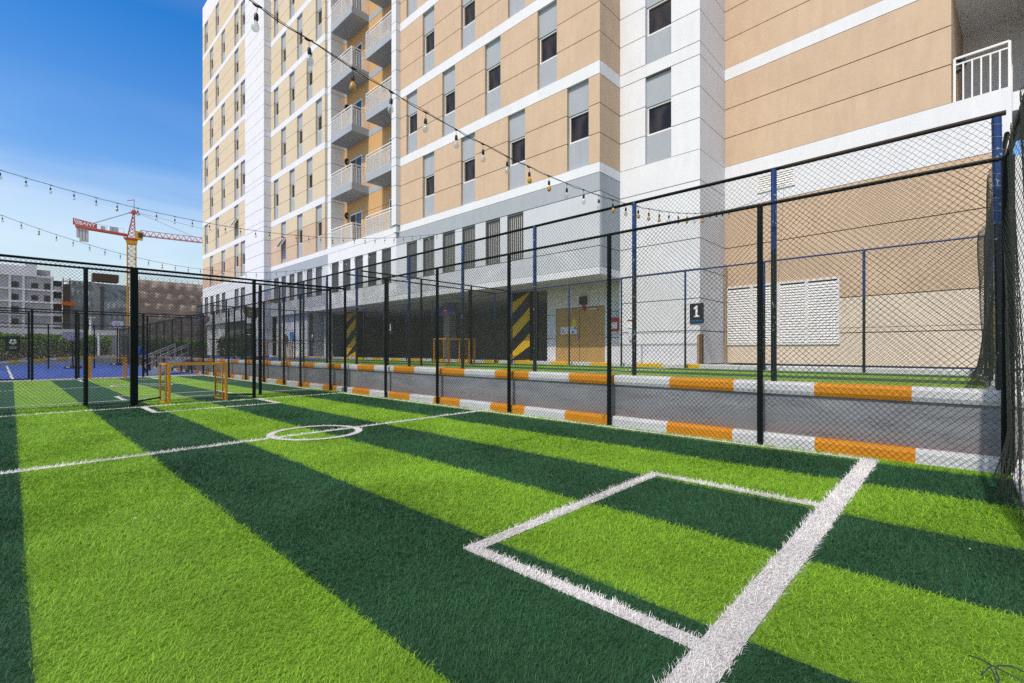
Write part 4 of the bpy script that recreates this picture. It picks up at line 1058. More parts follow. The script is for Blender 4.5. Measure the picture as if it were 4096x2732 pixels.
mb = MB(); mb.tube((15.0, -0.55, 0.78), (15.0, -0.55, 2.2), 0.05, 8); tag(mb.build('bollard', [KYELLOW]), 'thin yellow pole behind the bunched wire of the upper end fence', 'bollard')

# ------------------------------------------------------------------ string lights
socket_mb = MB()
socket_mb.path([(0, 0, 0.012), (0.002, 0, -0.03), (0, 0, -0.065)], 0.0022, 5)
socket_mb.lathe([(0.007, -0.060), (0.014, -0.068), (0.017, -0.085), (0.0175, -0.112), (0.0135, -0.122)], n=10)
socket_mb.path([(-0.035, 0, 0.006), (-0.012, 0, 0.0), (0.012, 0, 0.0), (0.035, 0, 0.006)], 0.009, 6, radii=[.004, .009, .009, .004])
SOCK = socket_mb.mesh('lamp_holder', [CABLE], smooth=True)
def bulb_mesh(m):
    mb = MB(); mb.lathe([(0.011, -0.118), (0.013, -0.130), (0.022, -0.147), (0.029, -0.166), (0.0305, -0.182), (0.026, -0.198), (0.015, -0.210), (0.003, -0.2135)], n=14)
    for a in (0, 1.57, 3.14, 4.71):
        mb.path([(0.003 * math.cos(a), 0.003 * math.sin(a), -0.122), (0.009 * math.cos(a), 0.009 * math.sin(a), -0.165)], 0.0007, 3, mi=1)
    return mb.mesh('bulb', [m, CABLE], smooth=True)
BC, BA = bulb_mesh(BULBC), bulb_mesh(BULBA)
def string_lights(label, y, pts, x_first, spacing, n, amber, yend=0.0, reach=None):
    t = thing('string_light', label, 'string lights', (pts[0][0], y, pts[0][1]), 'festoon cables strung over the pitches')
    b = wbase(t)
    xs = np.array([p[0] for p in pts]); zs = np.array([p[1] for p in pts])
    # smooth interpolation through the sag points
    co = np.polyfit(xs, zs, 4)
    fz = lambda x: float(np.polyval(co, x))
    x0, x1 = xs[0], xs[-1]
    cab = MB(); X_ = np.linspace(x0, x1, 150)
    cab.path([(x, y + 0.01 * math.sin(x * 9), fz(x) + 0.004 * math.sin(x * 15)) for x in X_], 0.0042, 6)
    cab.path([(x, y + 0.006 * math.sin(x * 7 + 2), fz(x) + 0.012 + 0.004 * math.sin(x * 11)) for x in X_], 0.0025, 5)
    cab.build('cable', [CABLE], t, smooth=True)
    for k in range(n):
        x = x_first + k * spacing
        h_ = link('lamp_holder', SOCK, t, (x - b.x, y - b.y, fz(x) - b.z)); h_.rotation_euler = (random.uniform(-.06, .06), random.uniform(-.08, .08), random.uniform(-.3, .3))
        link('bulb', BA if k in amber else BC, h_)
S1 = [(-0.8, 4.60), (0.5, 4.25), (1.42, 4.05), (2.23, 3.91), (3.07, 3.81), (3.91, 3.72), (4.73, 3.67), (5.57, 3.66), (6.44, 3.70), (7.26, 3.77), (7.93, 3.84), (8.8, 3.97), (9.67, 4.12), (10.54, 4.30), (11.35, 4.50), (12.6, 4.85), (14.0, 5.3), (17.3, 6.7)]
string_lights('nearest string of festoon bulbs, climbing over the near pitch to the top edge', 4.15, S1, 0.12, 0.4185, 30, {5, 11, 12, 16, 18, 19, 20, 22, 23, 25})
sc2 = 1.2015
S2 = [(-0.9, 5.55), (0.24, 5.35), (1.07, 5.23), (1.91, 5.12), (2.74, 5.06), (3.99, 5.0), (5.27, 5.02), (6.55, 5.09), (7.85, 5.24), (9.08, 5.44), (10.34, 5.68), (11.6, 5.98), (12.65, 6.22), (13.9, 6.6)]
string_lights('middle string of festoon bulbs, upper of the two crossing the sky beside the crane', 16.1, S2, -0.60, 0.42, 32, {6, 20})
S3 = [(-1.0, 5.9), (-0.19, 5.57), (1.07, 5.19), (2.33, 4.9), (3.62, 4.69), (4.92, 4.57), (6.19, 4.57), (7.49, 4.67), (8.78, 4.87), (10.03, 5.20), (11.27, 5.67), (12.45, 6.1), (12.86, 6.3), (13.88, 6.8)]
string_lights('lowest, farthest string of festoon bulbs, dipping toward the fence top beside the crane', 22.4, S3, -0.62, 0.4215, 33, {3, 11})

# ------------------------------------------------------------------ basketball hoops
def hoop(label, x, y, z, zb, w, h, lean, face, m, fan=True):
    t = thing('basketball_hoop', label, 'basketball hoop', (x, y, z), 'basketball hoops on the blue courts')
    dx, dy = face
    px, py = -dy, dx
    mb = MB(); mb.path([(x, y, z + .1), (x + dx * .1, y + dy * .1, zb - .2)], .045, 8); mb.path([(x + dx * .1, y + dy * .1, zb - .25), (x + dx * lean, y + dy * lean, zb)], .03, 6); mb.build('pole', [POSTM], t)
    prof = [(-.5, .35), (-.38, .5), (.38, .5), (.5, .35), (.5, 0), (.22, -.5), (-.22, -.5), (-.5, 0)] if fan else [(-.5, -.5), (.5, -.5), (.5, .5), (-.5, .5)]
    fn = lambda a, b, d: (x + dx * (lean + d) + px * a * w, y + dy * (lean + d) + py * a * w, zb + b * h)
    mb = MB(); mb.prism(prof, fn, 0, .04); mb.build('backboard', [m], t)
    mb = MB()
    for (a0, b0, a1, b1) in ((-.17, -.3, .17, -.3), (-.17, .1, .17, .1), (-.17, -.3, -.17, .1), (.17, -.3, .17, .1)): mb.bar(fn(a0, b0, .045), fn(a1, b1, .045), .04, .01, up=(dx, dy, 0))
    mb.build('target_square', [SIGNR if m is SIGNW else SIGNW], t)
    mb = MB(); c = Vector(fn(0, -.3, .27)); mb.path([c + Vector((.22 * math.cos(a), .22 * math.sin(a), 0)) for a in np.linspace(0, 6.28, 17)], .012, 5); mb.build('rim', [CR_RED], t)
    mb = MB(); mb.lathe([(.45, 0), (.5, .06), (.45, .14), (.12, .2), (.06, .22)], (x, y, z), 16); mb.build('base', [BLACKM], t)
LIL = mat('lilac_backboard', (0.55, 0.52, 0.60), 0.5, 0.3); PINKB = mat('pink_backboard', (0.50, 0.36, 0.38), 0.5, 0.3); BROWNB = mat('brown_backboard', (0.24, 0.18, 0.12), 0.6, 0.3)
hoop('basketball hoop with a wide lilac fan backboard and round black base', 2.95, 44.9, 0.01, 2.24, 1.12, 0.62, 0.1, (0, -1), LIL)
hoop('distant basketball hoop with a plain white fan backboard in front of the netted building', 6.2, 52, 0.01, 3.45, 0.75, 0.6, 0.1, (0, -1), SIGNW)
hoop('basketball hoop with a pinkish fan backboard on the upper blue court', 8.5, 36, ZU + .01, 3.22, 0.95, 0.62, 0.1, (0, -1), PINKB)
hoop('basketball hoop with a dark brown backboard among the upper fences', 9.5, 29.6, ZU + .01, 3.42, 0.95, 0.62, 0.1, (0, -1), BROWNB)
# posts and lamps on the courts
t = thing('lamp_pole', 'pale wooden pole with a small floodlight on the upper pitch', 'lamp pole', (8.55, 22.9, ZU))
mb = MB(); mb.box((8.50, 22.85, ZU), (8.62, 22.97, 3.5)); mb.build('pole', [CONCL], t)
mb = MB(); mb.hexa([(8.1, 22.75, 3.42), (8.55, 22.75, 3.5), (8.55, 23.05, 3.5), (8.1, 23.05, 3.42), (8.12, 22.75, 3.58), (8.5, 22.75, 3.66), (8.5, 23.05, 3.66), (8.12, 23.05, 3.58)]); mb.build('floodlight', [TIMBL], t)
mb = MB(); mb.tube((5.55, 57.6, .3), (5.55, 57.6, 2.9), .09, 8); tag(mb.build('white_pole', [SIGNW]), 'short white pole at the far corner of the lower blue court before the hedge', 'pole')
mb = MB(); mb.tube((6.5, 75, 0), (6.5, 75, 5.2), .12, 8); mb.box((6.2, 74.8, 5.1), (6.9, 75.2, 5.25)); tag(mb.build('lamp_post', [SIGNW]), 'taller pale lamp post beyond the hedge', 'lamp post')

# ------------------------------------------------------------------ far wall with yellow coping, hedges, shrubs
fw = thing('boundary_wall', 'low grey ramp wall with yellow and white coping at the far end of the lower blue court', 'wall', (2, 57.1, 0))
mb = MB()
xs = [-9, -4, -1.2, -0.13, 0.45, 1.25, 2.1, 2.75, 3.5, 4.2, 5.25, 6.0, 6.9]; zt = [.2, .25, .33, .40, .45, .51, .58, .63, .69, .73, .76, .80, .82]
for i in range(len(xs) - 1):
    mb.hexa([(xs[i], 57, -.05), (xs[i + 1], 57, -.05), (xs[i + 1], 57.25, -.05), (xs[i], 57.25, -.05), (xs[i], 57, zt[i] - .2), (xs[i + 1], 57, zt[i + 1] - .2), (xs[i + 1], 57.25, zt[i + 1] - .2), (xs[i], 57.25, zt[i] - .2)])
mb.build('wall', [CONCL], fw)
mb = MB()
for i in range(len(xs) - 1):
    mb.hexa([(xs[i], 56.95, zt[i] - .2), (xs[i + 1], 56.95, zt[i + 1] - .2), (xs[i + 1], 57.3, zt[i + 1] - .2), (xs[i], 57.3, zt[i] - .2), (xs[i], 56.95, zt[i]), (xs[i + 1], 56.95, zt[i + 1]), (xs[i + 1], 57.3, zt[i + 1]), (xs[i], 57.3, zt[i])], 1 if i in (1, 3, 5, 7, 9) else 0)
mb.build('coping', [KWHITE, KYELLOW], fw)
LEAF = mat('hedge_leaf', (0.15, 0.27, 0.03), 0.6, 0.3, island=0.45)
LEAFD = mat('dark_leaf', (0.035, 0.075, 0.018), 0.6, 0.3, island=0.45)
DRY = mat('dry_leaf', (0.46, 0.38, 0.24), 0.8, 0.2, island=0.4)
def leaf_mass(name, label, cat, lo, hi, n, size, mats, dry=0.0, seed=1, group=None, lump=0.25):
    rg = np.random.default_rng(seed)
    lo, hi = np.array(lo), np.array(hi)
    P = lo + (hi - lo) * rg.random((n, 3))
    # uneven outline: cull by a lumpy height / depth limit
    hx = (P[:, 0] - lo[0]); t_ = 0.5 + 0.25 * np.sin(hx * 2.3 + seed) + 0.15 * np.sin(hx * 5.1 + 2 * seed) + 0.1 * np.sin(hx * 9.7)
    top = hi[2] - lump * (hi[2] - lo[2]) * t_ + 0.12 * rg.normal(size=n)
    keep = P[:, 2] < top
    P = P[keep]; n = len(P)
    a = rg.normal(size=(n, 3)); a /= np.linalg.norm(a, axis=1)[:, None]
    b = np.cross(a, rg.normal(size=(n, 3))); b /= np.linalg.norm(b, axis=1)[:, None]
    s_ = size * rg.uniform(.6, 1.3, n)[:, None]
    V = np.stack([P - a * s_, P + b * s_ * .5, P + a * s_, P - b * s_ * .5], 1).reshape(-1, 3)
    Q = np.arange(n * 4).reshape(-1, 4)
    hrel = (P[:, 2] - lo[2]) / (hi[2] - lo[2])
    mi = np.where(rg.random(n) < dry * np.clip(1.35 - 1.6 * hrel, 0, 1), 1, 0) if dry > 0 else np.zeros(n)
    base = (lo + hi) / 2; base[2] = lo[2]
    ob = np_mesh(name, V - base, Q, mats, midx=mi); ob.location = base
    return tag(ob, label, cat, group)
leaf_mass('hedge', 'sunlit hedge, green on top and dry below, beyond the far yellow and white coping', 'hedge', (-7, 58.2, .35), (6.6, 60.2, 2.75), 26000, .11, [LEAF, DRY], dry=0.95, seed=3, lump=.16)
leaf_mass('hedge', 'dark green hedge at the end of the upper blue court beside the cream tower', 'hedge', (7.2, 50.2, .7), (12.4, 51.6, 2.35), 9000, .10, [LEAF, DRY], dry=0.2, seed=5, lump=.15)
leaf_mass('shrub', 'dark bushy shrub at the foot of the white rib of the apartment block', 'shrub', (11.9, 40.5, .75), (13.3, 45.5, 2.6), 9000, .11, [LEAFD, DRY], dry=0.2, seed=8, lump=.4)

# ------------------------------------------------------------------ metal ramp and person
t = thing('metal_ramp', 'aluminium access ramp with long sloping handrails beside the person in blue', 'ramp', (4.6, 29.6, 0))
A_, B_ = Vector((4.55, 29.6, 0.03)), Vector((6.45, 32.6, 0.72)); sd = Vector((0.55, -0.35, 0))
mb = MB(); mb.hexa([A_ - sd, A_ + sd, B_ + sd, B_ - sd] and [A_ - sd * .0 + Vector((0, 0, -.02)), A_ + sd + Vector((0, 0, -.02)), B_ + sd + Vector((0, 0, -.02)), B_ + Vector((0, 0, -.02)), A_ + Vector((0, 0, .06)), A_ + sd + Vector((0, 0, .06)), B_ + sd + Vector((0, 0, .06)), B_ + Vector((0, 0, .06))]); mb.build('deck', [STEEL], t)
for off in (Vector((0, 0, 0)), sd):
    mb = MB()
    for hz in (0.92, 0.80, 0.45): mb.tube(A_ + off + Vector((0, 0, hz)), B_ + off + Vector((0, 0, hz)), .025, 8)
    for k in range(5):
        p = A_ + off + (B_ - A_) * (k / 4); mb.tube(p + Vector((0, 0, .04)), p + Vector((0, 0, .92)), .018, 6)
    mb.build('handrail', [STEEL], t)
def make_person():
    pt = thing('person', 'person in a blue shirt and dark trousers bending beside the metal ramp', 'person', (5.05, 32.4, 0))
    # joints (local, metres); facing local -X, leaning forward
    J = dict(pel=(0, 0, .93), ch=(-.13, 0, 1.18), sh=(-.27, 0, 1.40), nk=(-.33, 0, 1.47), hd=(-.38, 0, 1.56), ht=(-.41, 0, 1.66),
             hl=(0, .10, .90), kl=(-.13, .11, .50), al=(.06, .11, .09), tl=(-.10, .12, .035), hr=(0, -.10, .90), kr=(.10, -.11, .49), ar=(.22, -.11, .09), tr=(.06, -.12, .035),
             sl=(-.25, .19, 1.37), el=(-.36, .24, 1.09), wl=(-.60, .20, 1.00), fl=(-.70, .19, .98), sr=(-.25, -.19, 1.37), er=(-.30, -.25, 1.07), wr=(-.54, -.22, .97), fr=(-.64, -.21, .95))
    Rd = dict(pel=.145, ch=.14, sh=.13, nk=.055, hd=.085, ht=.075, hl=.095, kl=.062, al=.045, tl=.035, hr=.095, kr=.062, ar=.045, tr=.035, sl=.06, el=.045, wl=.033, fl=.03, sr=.06, er=.045, wr=.033, fr=.03)
    E_ = [('pel', 'ch'), ('ch', 'sh'), ('sh', 'nk'), ('nk', 'hd'), ('hd', 'ht'), ('pel', 'hl'), ('hl', 'kl'), ('kl', 'al'), ('al', 'tl'), ('pel', 'hr'), ('hr', 'kr'), ('kr', 'ar'), ('ar', 'tr'), ('sh', 'sl'), ('sl', 'el'), ('el', 'wl'), ('wl', 'fl'), ('sh', 'sr'), ('sr', 'er'), ('er', 'wr'), ('wr', 'fr')]
    ks = list(J); me = bpy.data.meshes.new('body'); me.from_pydata([J[k] for k in ks], [(ks.index(a), ks.index(b)) for a, b in E_], [])
    ob = bpy.data.objects.new('body_tmp', me); COL.objects.link(ob)
    sm = ob.modifiers.new('skin', 'SKIN'); ss = ob.modifiers.new('sub', 'SUBSURF'); ss.levels = 2; ss.render_levels = 2
    for i, k in enumerate(ks): me.skin_vertices[0].data[i].radius = (Rd[k], Rd[k])
    me.skin_vertices[0].data[0].use_root = True
    dg = bpy.context.evaluated_depsgraph_get(); me2 = bpy.data.meshes.new_from_object(ob.evaluated_get(dg))
    bpy.data.objects.remove(ob)
    me2.materials.clear()
    for m in (SKIN, BSHIRT, TROUS, BLACKM): me2.materials.append(m)
    for p in me2.polygons:
        c = p.center; p.use_smooth = True
        if c.z < .085: p.material_index = 3
        elif c.z < .95: p.material_index = 2 if abs(c.y) < .17 or c.x > -.2 else 0
        elif c.z < 1.46 and not (c.x < -.50): p.material_index = 1
        else: p.material_index = 0
    bo = link('body', me2, pt)
    hb = MB(); hb.lathe([(.03, .115), (.075, .09), (.10, .03), (.098, -.03), (.07, -.075), (.0, -.08)], (-.385, 0, 1.60), 14); hb.build('hair', [HAIRM], pt, smooth=True, base=(0, 0, 0))
    return pt
make_person()

# ------------------------------------------------------------------ tower crane
CB = FR(121, -97.3, 0)
tc = thing('tower_crane', 'red and yellow tower crane standing behind the unfinished buildings', 'tower crane', CB)
jd = (FR(0.6, 0.8) - FR(0, 0)).normalized(); js = Vector((-jd.y, jd.x, 0))
def cp(a, s_, z): return CB + jd * a + js * s_ + Vector((0, 0, z))
mb = MB(); hw = .85
for z in np.arange(0, 28.6, 1.3):
    z2 = min(z + 1.3, 28.7)
    cs = [(-hw, -hw), (hw, -hw), (hw, hw), (-hw, hw)]
    for k in range(4):
        a, b = cs[k], cs[(k + 1) % 4]
        mb.bar(cp(a[0], a[1], z), cp(a[0], a[1], z2), .22, .22); mb.bar(cp(a[0], a[1], z), cp(b[0], b[1], z), .09, .09)
        mb.bar(cp(a[0], a[1], z), cp(b[0], b[1], z2), .09, .09); mb.bar(cp(b[0], b[1], z), cp(a[0], a[1], z2), .09, .09)
mb.build('mast', [CR_YEL], tc)
mb = MB(); mb.hexa([cp(-1.0, -1.0, 28.4), cp(1.0, -1.0, 28.4), cp(1.0, 1.0, 28.4), cp(-1.0, 1.0, 28.4), cp(-1.15, -1.1, 29.2), cp(1.15, -1.1, 29.2), cp(1.15, 1.1, 29.2), cp(-1.15, 1.1, 29.2)]); mb.build('collar', [CR_YEL], tc)
mb = MB(); mb.hexa([cp(-1.1, -1.1, 29.25), cp(1.0, -1.1, 29.25), cp(1.0, 1.1, 29.25), cp(-1.1, 1.1, 29.25), cp(-1.6, -1.2, 29.85), cp(1.3, -1.2, 29.85), cp(1.3, 1.2, 29.85), cp(-1.6, 1.2, 29.85)])
for (a, s_) in ((-1.55, -1.2), (-1.55, 1.2)): mb.bar(cp(a, s_, 29.85), cp(a, s_, 30.9), .06, .06)
mb.build('slewing_platform', [CR_RED], tc)
mb = MB()   # tower head
for s_ in (-.55, .55):
    mb.bar(cp(-.9, s_, 29.85), cp(.35, s_ * .4, 36.6), .16, .16); mb.bar(cp(.75, s_, 29.85), cp(.55, s_ * .4, 36.6), .16, .16)
    for k in range(7):
        z = 29.9 + k * .95; f0 = (z - 29.85) / 6.75; f1 = (z + .95 - 29.85) / 6.75
        mb.bar(cp(-.9 + 1.25 * f0, s_ * (1 - .6 * f0), z), cp(.75 - .2 * f1, s_ * (1 - .6 * f1), z + .95), .08, .08); mb.bar(cp(.75 - .2 * f0, s_ * (1 - .6 * f0), z), cp(-.9 + 1.25 * f1, s_ * (1 - .6 * f1), z + .95), .08, .08)
mb.hexa([cp(-.2, -.35, 36.4), cp(1.2, -.35, 36.4), cp(1.2, .35, 36.4), cp(-.2, .35, 36.4), cp(.1, -.3, 37.2), cp(.8, -.3, 37.2), cp(.8, .3, 37.2), cp(.1, .3, 37.2)])
mb.bar(cp(.5, 0, 37.2), cp(.5, 0, 40.0), .12, .12); mb.bar(cp(-.9, 0, 39.4), cp(.6, 0, 39.9), .25, .1); mb.bar(cp(-.6, 0, 36.4), cp(1.7, 0, 36.3), .9, .08)
mb.build('tower_head', [CR_RED], tc)
mb = MB(); mb.hexa([cp(.7, -1.7, 29.7), cp(2.2, -1.7, 29.5), cp(2.2, -.4, 29.5), cp(.7, -.4, 29.7), cp(.7, -1.7, 31.7), cp(2.5, -1.7, 31.5), cp(2.5, -.4, 31.5), cp(.7, -.4, 31.7)]); cab = mb.build('cab', [CR_YEL], tc)
mb = MB(); mb.quad(cp(1.35, -1.72, 30.0), cp(2.2, -1.72, 29.9), cp(2.4, -1.72, 31.2), cp(1.35, -1.72, 31.3)); mb.quad(cp(2.24, -1.6, 29.8), cp(2.24, -.5, 29.8), cp(2.48, -.5, 31.3), cp(2.48, -1.6, 31.3)); mb.build('cab_window', [GLASSD], cab)
def jz(a): return 30.9 - 0.0 * a
mb = MB()   # jib: triangular lattice
jl = 44.0; st = 1.3; n = int((jl - 1.2) / st)
for k in range(n):
    a0, a1 = 1.2 + k * st, 1.2 + (k + 1) * st
    tz = 1.35
    mb.bar(cp(a0, -.6, jz(a0)), cp(a1, -.6, jz(a1)), .15, .15); mb.bar(cp(a0, .6, jz(a0)), cp(a1, .6, jz(a1)), .15, .15)
    if k < n - 1: mb.bar(cp(a0 + st / 2, 0, jz(a0) + tz), cp(a1 + st / 2, 0, jz(a1) + tz), .13, .13)
    for s_ in (-.6, .6):
        mb.bar(cp(a0, s_, jz(a0)), cp(a0 + st / 2, 0, jz(a0) + tz), .08, .08); mb.bar(cp(a0 + st / 2, 0, jz(a0) + tz), cp(a1, s_, jz(a1)), .08, .08)
    mb.bar(cp(a0, -.6, jz(a0)), cp(a0, .6, jz(a0)), .07, .07)
mb.build('jib', [CR_RED], tc)
mb = MB(); 
for s_ in (-.6, .6): mb.bar(cp(-.9, s_, 30.6), cp(-10.6, s_, 31.3), .28, .5)
mb.hexa([cp(-1, -.6, 30.7), cp(-10.4, -.6, 31.4), cp(-10.4, .6, 31.4), cp(-1, .6, 30.7), cp(-1, -.6, 30.8), cp(-10.4, -.6, 31.5), cp(-10.4, .6, 31.5), cp(-1, .6, 30.8)])
for k in range(8):
    a = -1.5 - k * 1.1; z = 30.8 - a * .07; mb.bar(cp(a, -.62, z), cp(a, -.62, z + 1.1), .05, .05)
    if k: mb.bar(cp(a, -.62, z + 1.1), cp(a + 1.1, -.62, z + 1.03), .04, .04)
mb.build('counter_jib', [CR_RED], tc)
mb = MB(); mb.hexa([cp(-4.3, -.5, 31.1), cp(-2.6, -.5, 31.0), cp(-2.6, .5, 31.0), cp(-4.3, .5, 31.1), cp(-4.2, -.5, 32.2), cp(-2.7, -.5, 32.2), cp(-2.7, .5, 32.2), cp(-4.2, .5, 32.2)])
mb.hexa([cp(-5.9, -.4, 31.2), cp(-5.1, -.4, 31.2), cp(-5.1, .4, 31.2), cp(-5.9, .4, 31.2), cp(-5.9, -.4, 32.1), cp(-5.1, -.4, 32.1), cp(-5.1, .4, 32.1), cp(-5.9, .4, 32.1)]); mb.build('machinery', [STEEL], tc)
mb = MB()
for k in range(4): mb.hexa([cp(-10.4 + k * .55, -.55, 27.9 - (0 if k else -.9)), cp(-9.95 + k * .55, -.55, 27.9 - (0 if k else -.9)), cp(-9.95 + k * .55, .55, 27.9 - (0 if k else -.9)), cp(-10.4 + k * .55, .55, 27.9 - (0 if k else -.9)), cp(-10.4 + k * .55, -.55, 31.0), cp(-9.95 + k * .55, -.55, 31.0), cp(-9.95 + k * .55, .55, 31.0), cp(-10.4 + k * .55, .55, 31.0)])
mb.build('counterweight', [CONCL], tc)
mb = MB()
for s_ in (-.4, .4): mb.tube(cp(.1, s_ * .5, 36.7), cp(-8.6, s_, 31.9), .05, 5); 
mb.tube(cp(1.1, 0, 36.7), cp(13.5, 0, 32.2), .05, 5); mb.tube(cp(1.1, 0, 36.75), cp(33, 0, 32.2), .05, 5)
mb.build('tie_rod', [CONC], tc)
mb = MB(); mb.hexa([cp(-11.0, -.75, 31.6), cp(-6.6, -.75, 31.3), cp(-6.6, -.7, 31.3), cp(-11.0, -.7, 31.6), cp(-11.0, -.75, 33.2), cp(-6.6, -.75, 32.4), cp(-6.6, -.7, 32.4), cp(-11.0, -.7, 33.2)]); sg = mb.build('name_board', [CR_RED], tc)
ez = js * -1.0 if js.dot(-CB) < 0 else js
ex = jd; M3 = Matrix((ex, Vector((0, 0, 1)), ex.cross(Vector((0, 0, 1))))).transposed().to_4x4()
tx = text('SANY', 1.15, sg, jd * -8.35 + js * -0.78 + Vector((0, 0, 32.05)), M3 @ Matrix.Rotation(R(-5.5), 4, 'Z'), SIGNW, bold=0.03)
mb = MB()
for k in range(3): mb.quad(cp(-10.85 + k * .38, -.77, 32.95 - k * .05), cp(-10.65 + k * .38, -.77, 32.92 - k * .05), cp(-10.25 + k * .38, -.77, 31.75 - k * .03), cp(-10.45 + k * .38, -.77, 31.78 - k * .03))
mb.build('stripes', [SIGNW], sg)

# ------------------------------------------------------------------ unfinished buildings behind
Yb = 170.0
CGREY = mat('bare_blockwork', (0.47, 0.46, 0.45), 0.9, 0.1, var=0.22, vscale=(.6, .6, .6)); CWHT = mat('white_slab_edge', (0.78, 0.77, 0.76), 0.9, 0.1, var=0.12, vscale=(.4, .4, .4))
RUST = mat('rusty_scaffold', (0.13, 0.07, 0.045), 0.8, 0.2, var=0.3); ORNG = mat('orange_platform', (0.50, 0.11, 0.02), 0.7, 0.2)
b1 = thing('unfinished_building', 'unfinished white and grey concrete block with dark window holes at the far left', 'building under construction', (0, Yb, 0))
mb = MB()
for i, (zb, zt_) in enumerate(((7.6, 10.0), (10.4, 13.1), (13.6, 16.2), (16.7, 19.9))):
    mb.box((-22, Yb + .3, zb - .1), (7.4, Yb + 9, zt_ + .1))
mb.box((-22, Yb + .3, 5.6), (7.4, Yb + 9, 7.2)); mb.box((-22, Yb + 2, 0), (7.4, Yb + 9, 5.6)); mb.box((1.5, Yb + 1, 20.2), (7.0, Yb + 8, 21.9)); mb.build('wall', [CGREY], b1)
mb = MB()
for z in (7.25, 10.1, 13.3, 16.4): mb.box((-22, Yb - .1, z), (7.5, Yb + 9.2, z + .42))
mb.box((-22, Yb - .2, 19.9), (4.5, Yb + 9.2, 22.4)); mb.box((2.4, Yb - .15, 19.9), (4.5, Yb + 4, 23.0)); mb.box((4.4, Yb - .1, 19.8), (7.6, Yb + 9, 20.3))
for x in (-0.45, 1.9, 7.0, -6, -11): mb.box((x, Yb - .05, 0), (x + .45, Yb + .35, 20))
mb.build('slab', [CWHT], b1)
holes = []
for z0 in (7.75, 10.8, 13.85, 16.95):
    holes += [(0.05, 1.3, z0, z0 + 1.45)]
    if z0 > 13: holes += [(3.5, 4.7, z0 + .1, z0 + 1.4), (5.8, 7.0, z0 - .5, z0 + 1.5)]
    holes += [(-4.6, -3.2, z0, z0 + 1.5), (-9, -7.4, z0, z0 + 1.5)]
for (x0, x1, z0, z1) in holes:
    mb = MB(); mb.box((x0, Yb + .22, z0), (x1, Yb + .36, z1)); o = mb.build('window_opening', [DARKINT], b1)
    mb = MB(); mb.box(((x0 + x1) / 2 - .05, Yb + .14, z0), ((x0 + x1) / 2 + .05, Yb + .22, z1)); mb.box((x0, Yb + .13, z0 + .5), (x1, Yb + .2, z0 + .58)); mb.build('bracing', [RUST], o, base=wbase(b1))
mb = MB()
for z in (7.3, 10.2, 13.4, 16.5):
    mb.box((7.5, Yb - .6, z), (9.2, Yb + 5, z + .35)); mb.box((7.55, Yb - .5, z + .35), (9.15, Yb - .4, z + 1.3), 1)
mb.box((7.5, Yb + 1.5, 4), (9.2, Yb + 5, 19.5), 2); mb.build('balcony_stack', [CWHT, CGREY, DARKINT], b1)
sc = thing('scaffold_tower', 'rusty scaffold tower between the white concrete block and the grey netted building', 'scaffold', (9.9, Yb - 2, 0))
mb = MB()
for x in (9.2, 10.5):
    for y in (Yb - 2.6, Yb - 1.4): mb.bar((x, y, 0), (x, y, 20), .14, .14)
for z in np.arange(1, 20, 1.0):
    mb.bar((9.2, Yb - 2.6, z), (10.5, Yb - 2.6, z), .10, .10); mb.bar((9.2, Yb - 1.4, z + .3), (10.5, Yb - 1.4, z + .3), .12, .12); mb.bar((9.2, Yb - 2.6, z), (10.5, Yb - 2.6, z + 1), .07, .07)
mb.build('frame', [RUST], sc)
mb = MB(); mb.box((9.0, Yb - 3.2, 12.9), (11.45, Yb - 1.0, 13.85)); mb.build('platform', [ORNG], sc)
mb = MB(); mb.box((9.25, Yb - 1.2, 5), (10.45, Yb - 1.1, 18.5)); mb.build('backing_sheet', [DARKINT], sc)
b2 = thing('unfinished_building', 'half built block wrapped in grey green netting, left of the crane mast', 'building under construction', (16, Yb, 0))
def net_wall(mb, x0, x1, z0, z1, y, mi=0, nx=26, nz=14, amp=.35):
    for i in range(nx):
        for j in range(nz):
            def P(a, b):
                x = x0 + (x1 - x0) * a / nx; z = z0 + (z1 - z0) * b / nz
                return (x, y - amp * abs(math.sin(b * math.pi / 3.0)) * (0.6 + 0.4 * math.sin(a * 1.1 + b * .3)), z)
            mb.quad(P(i, j), P(i + 1, j), P(i + 1, j + 1), P(i, j + 1), mi)
mb = MB(); mb.box((10.5, Yb + 1, 0), (22.9, Yb + 12, 19.6)); mb.build('wall', [CGREY], b2)
mb = MB(); net_wall(mb, 10.6, 15.3, 6.5, 19.8, Yb + .6); mb.build('netting', [NETG], b2, smooth=True)
mb = MB(); net_wall(mb, 17.5, 22.9, 6.5, 19.4, Yb + .4); mb.build('netting', [NETG], b2, smooth=True)
mb = MB(); mb.box((15.3, Yb + .3, 6.5), (17.5, Yb + .9, 19.6)); mb.box((16.7, Yb + .1, 6), (17.4, Yb + .3, 18.7), 1); mb.build('stair_core', [CONC, DARKINT], b2)
mb = MB(); mb.box((15.1, Yb - .5, 20.1), (20.5, Yb + 3, 22.2))
for k in range(6): mb.box((15.0, Yb - .62, 20.2 + k * .36), (20.6, Yb - .5, 20.36 + k * .36), 1)
mb.build('formwork', [RUST, TIMB], b2)
b3 = thing('unfinished_building', 'half built block wrapped in tan brown netting, right of the crane mast', 'building under construction', (34, Yb, 0))
mb = MB(); mb.box((24.9, Yb + 1, 0), (60, Yb + 14, 21.3)); mb.build('wall', [CGREY], b3)
mb = MB(); net_wall(mb, 25.0, 60, 3, 21.6, Yb + .5, nx=70, nz=18, amp=.6); mb.build('netting', [NETB], b3, smooth=True)
mb = MB()
for k in range(24): mb.bar((25.2 + k * 1.45, Yb + .6, 21.3), (25.2 + k * 1.45, Yb + .6, 22.3 + .4 * random.random()), .09, .09)
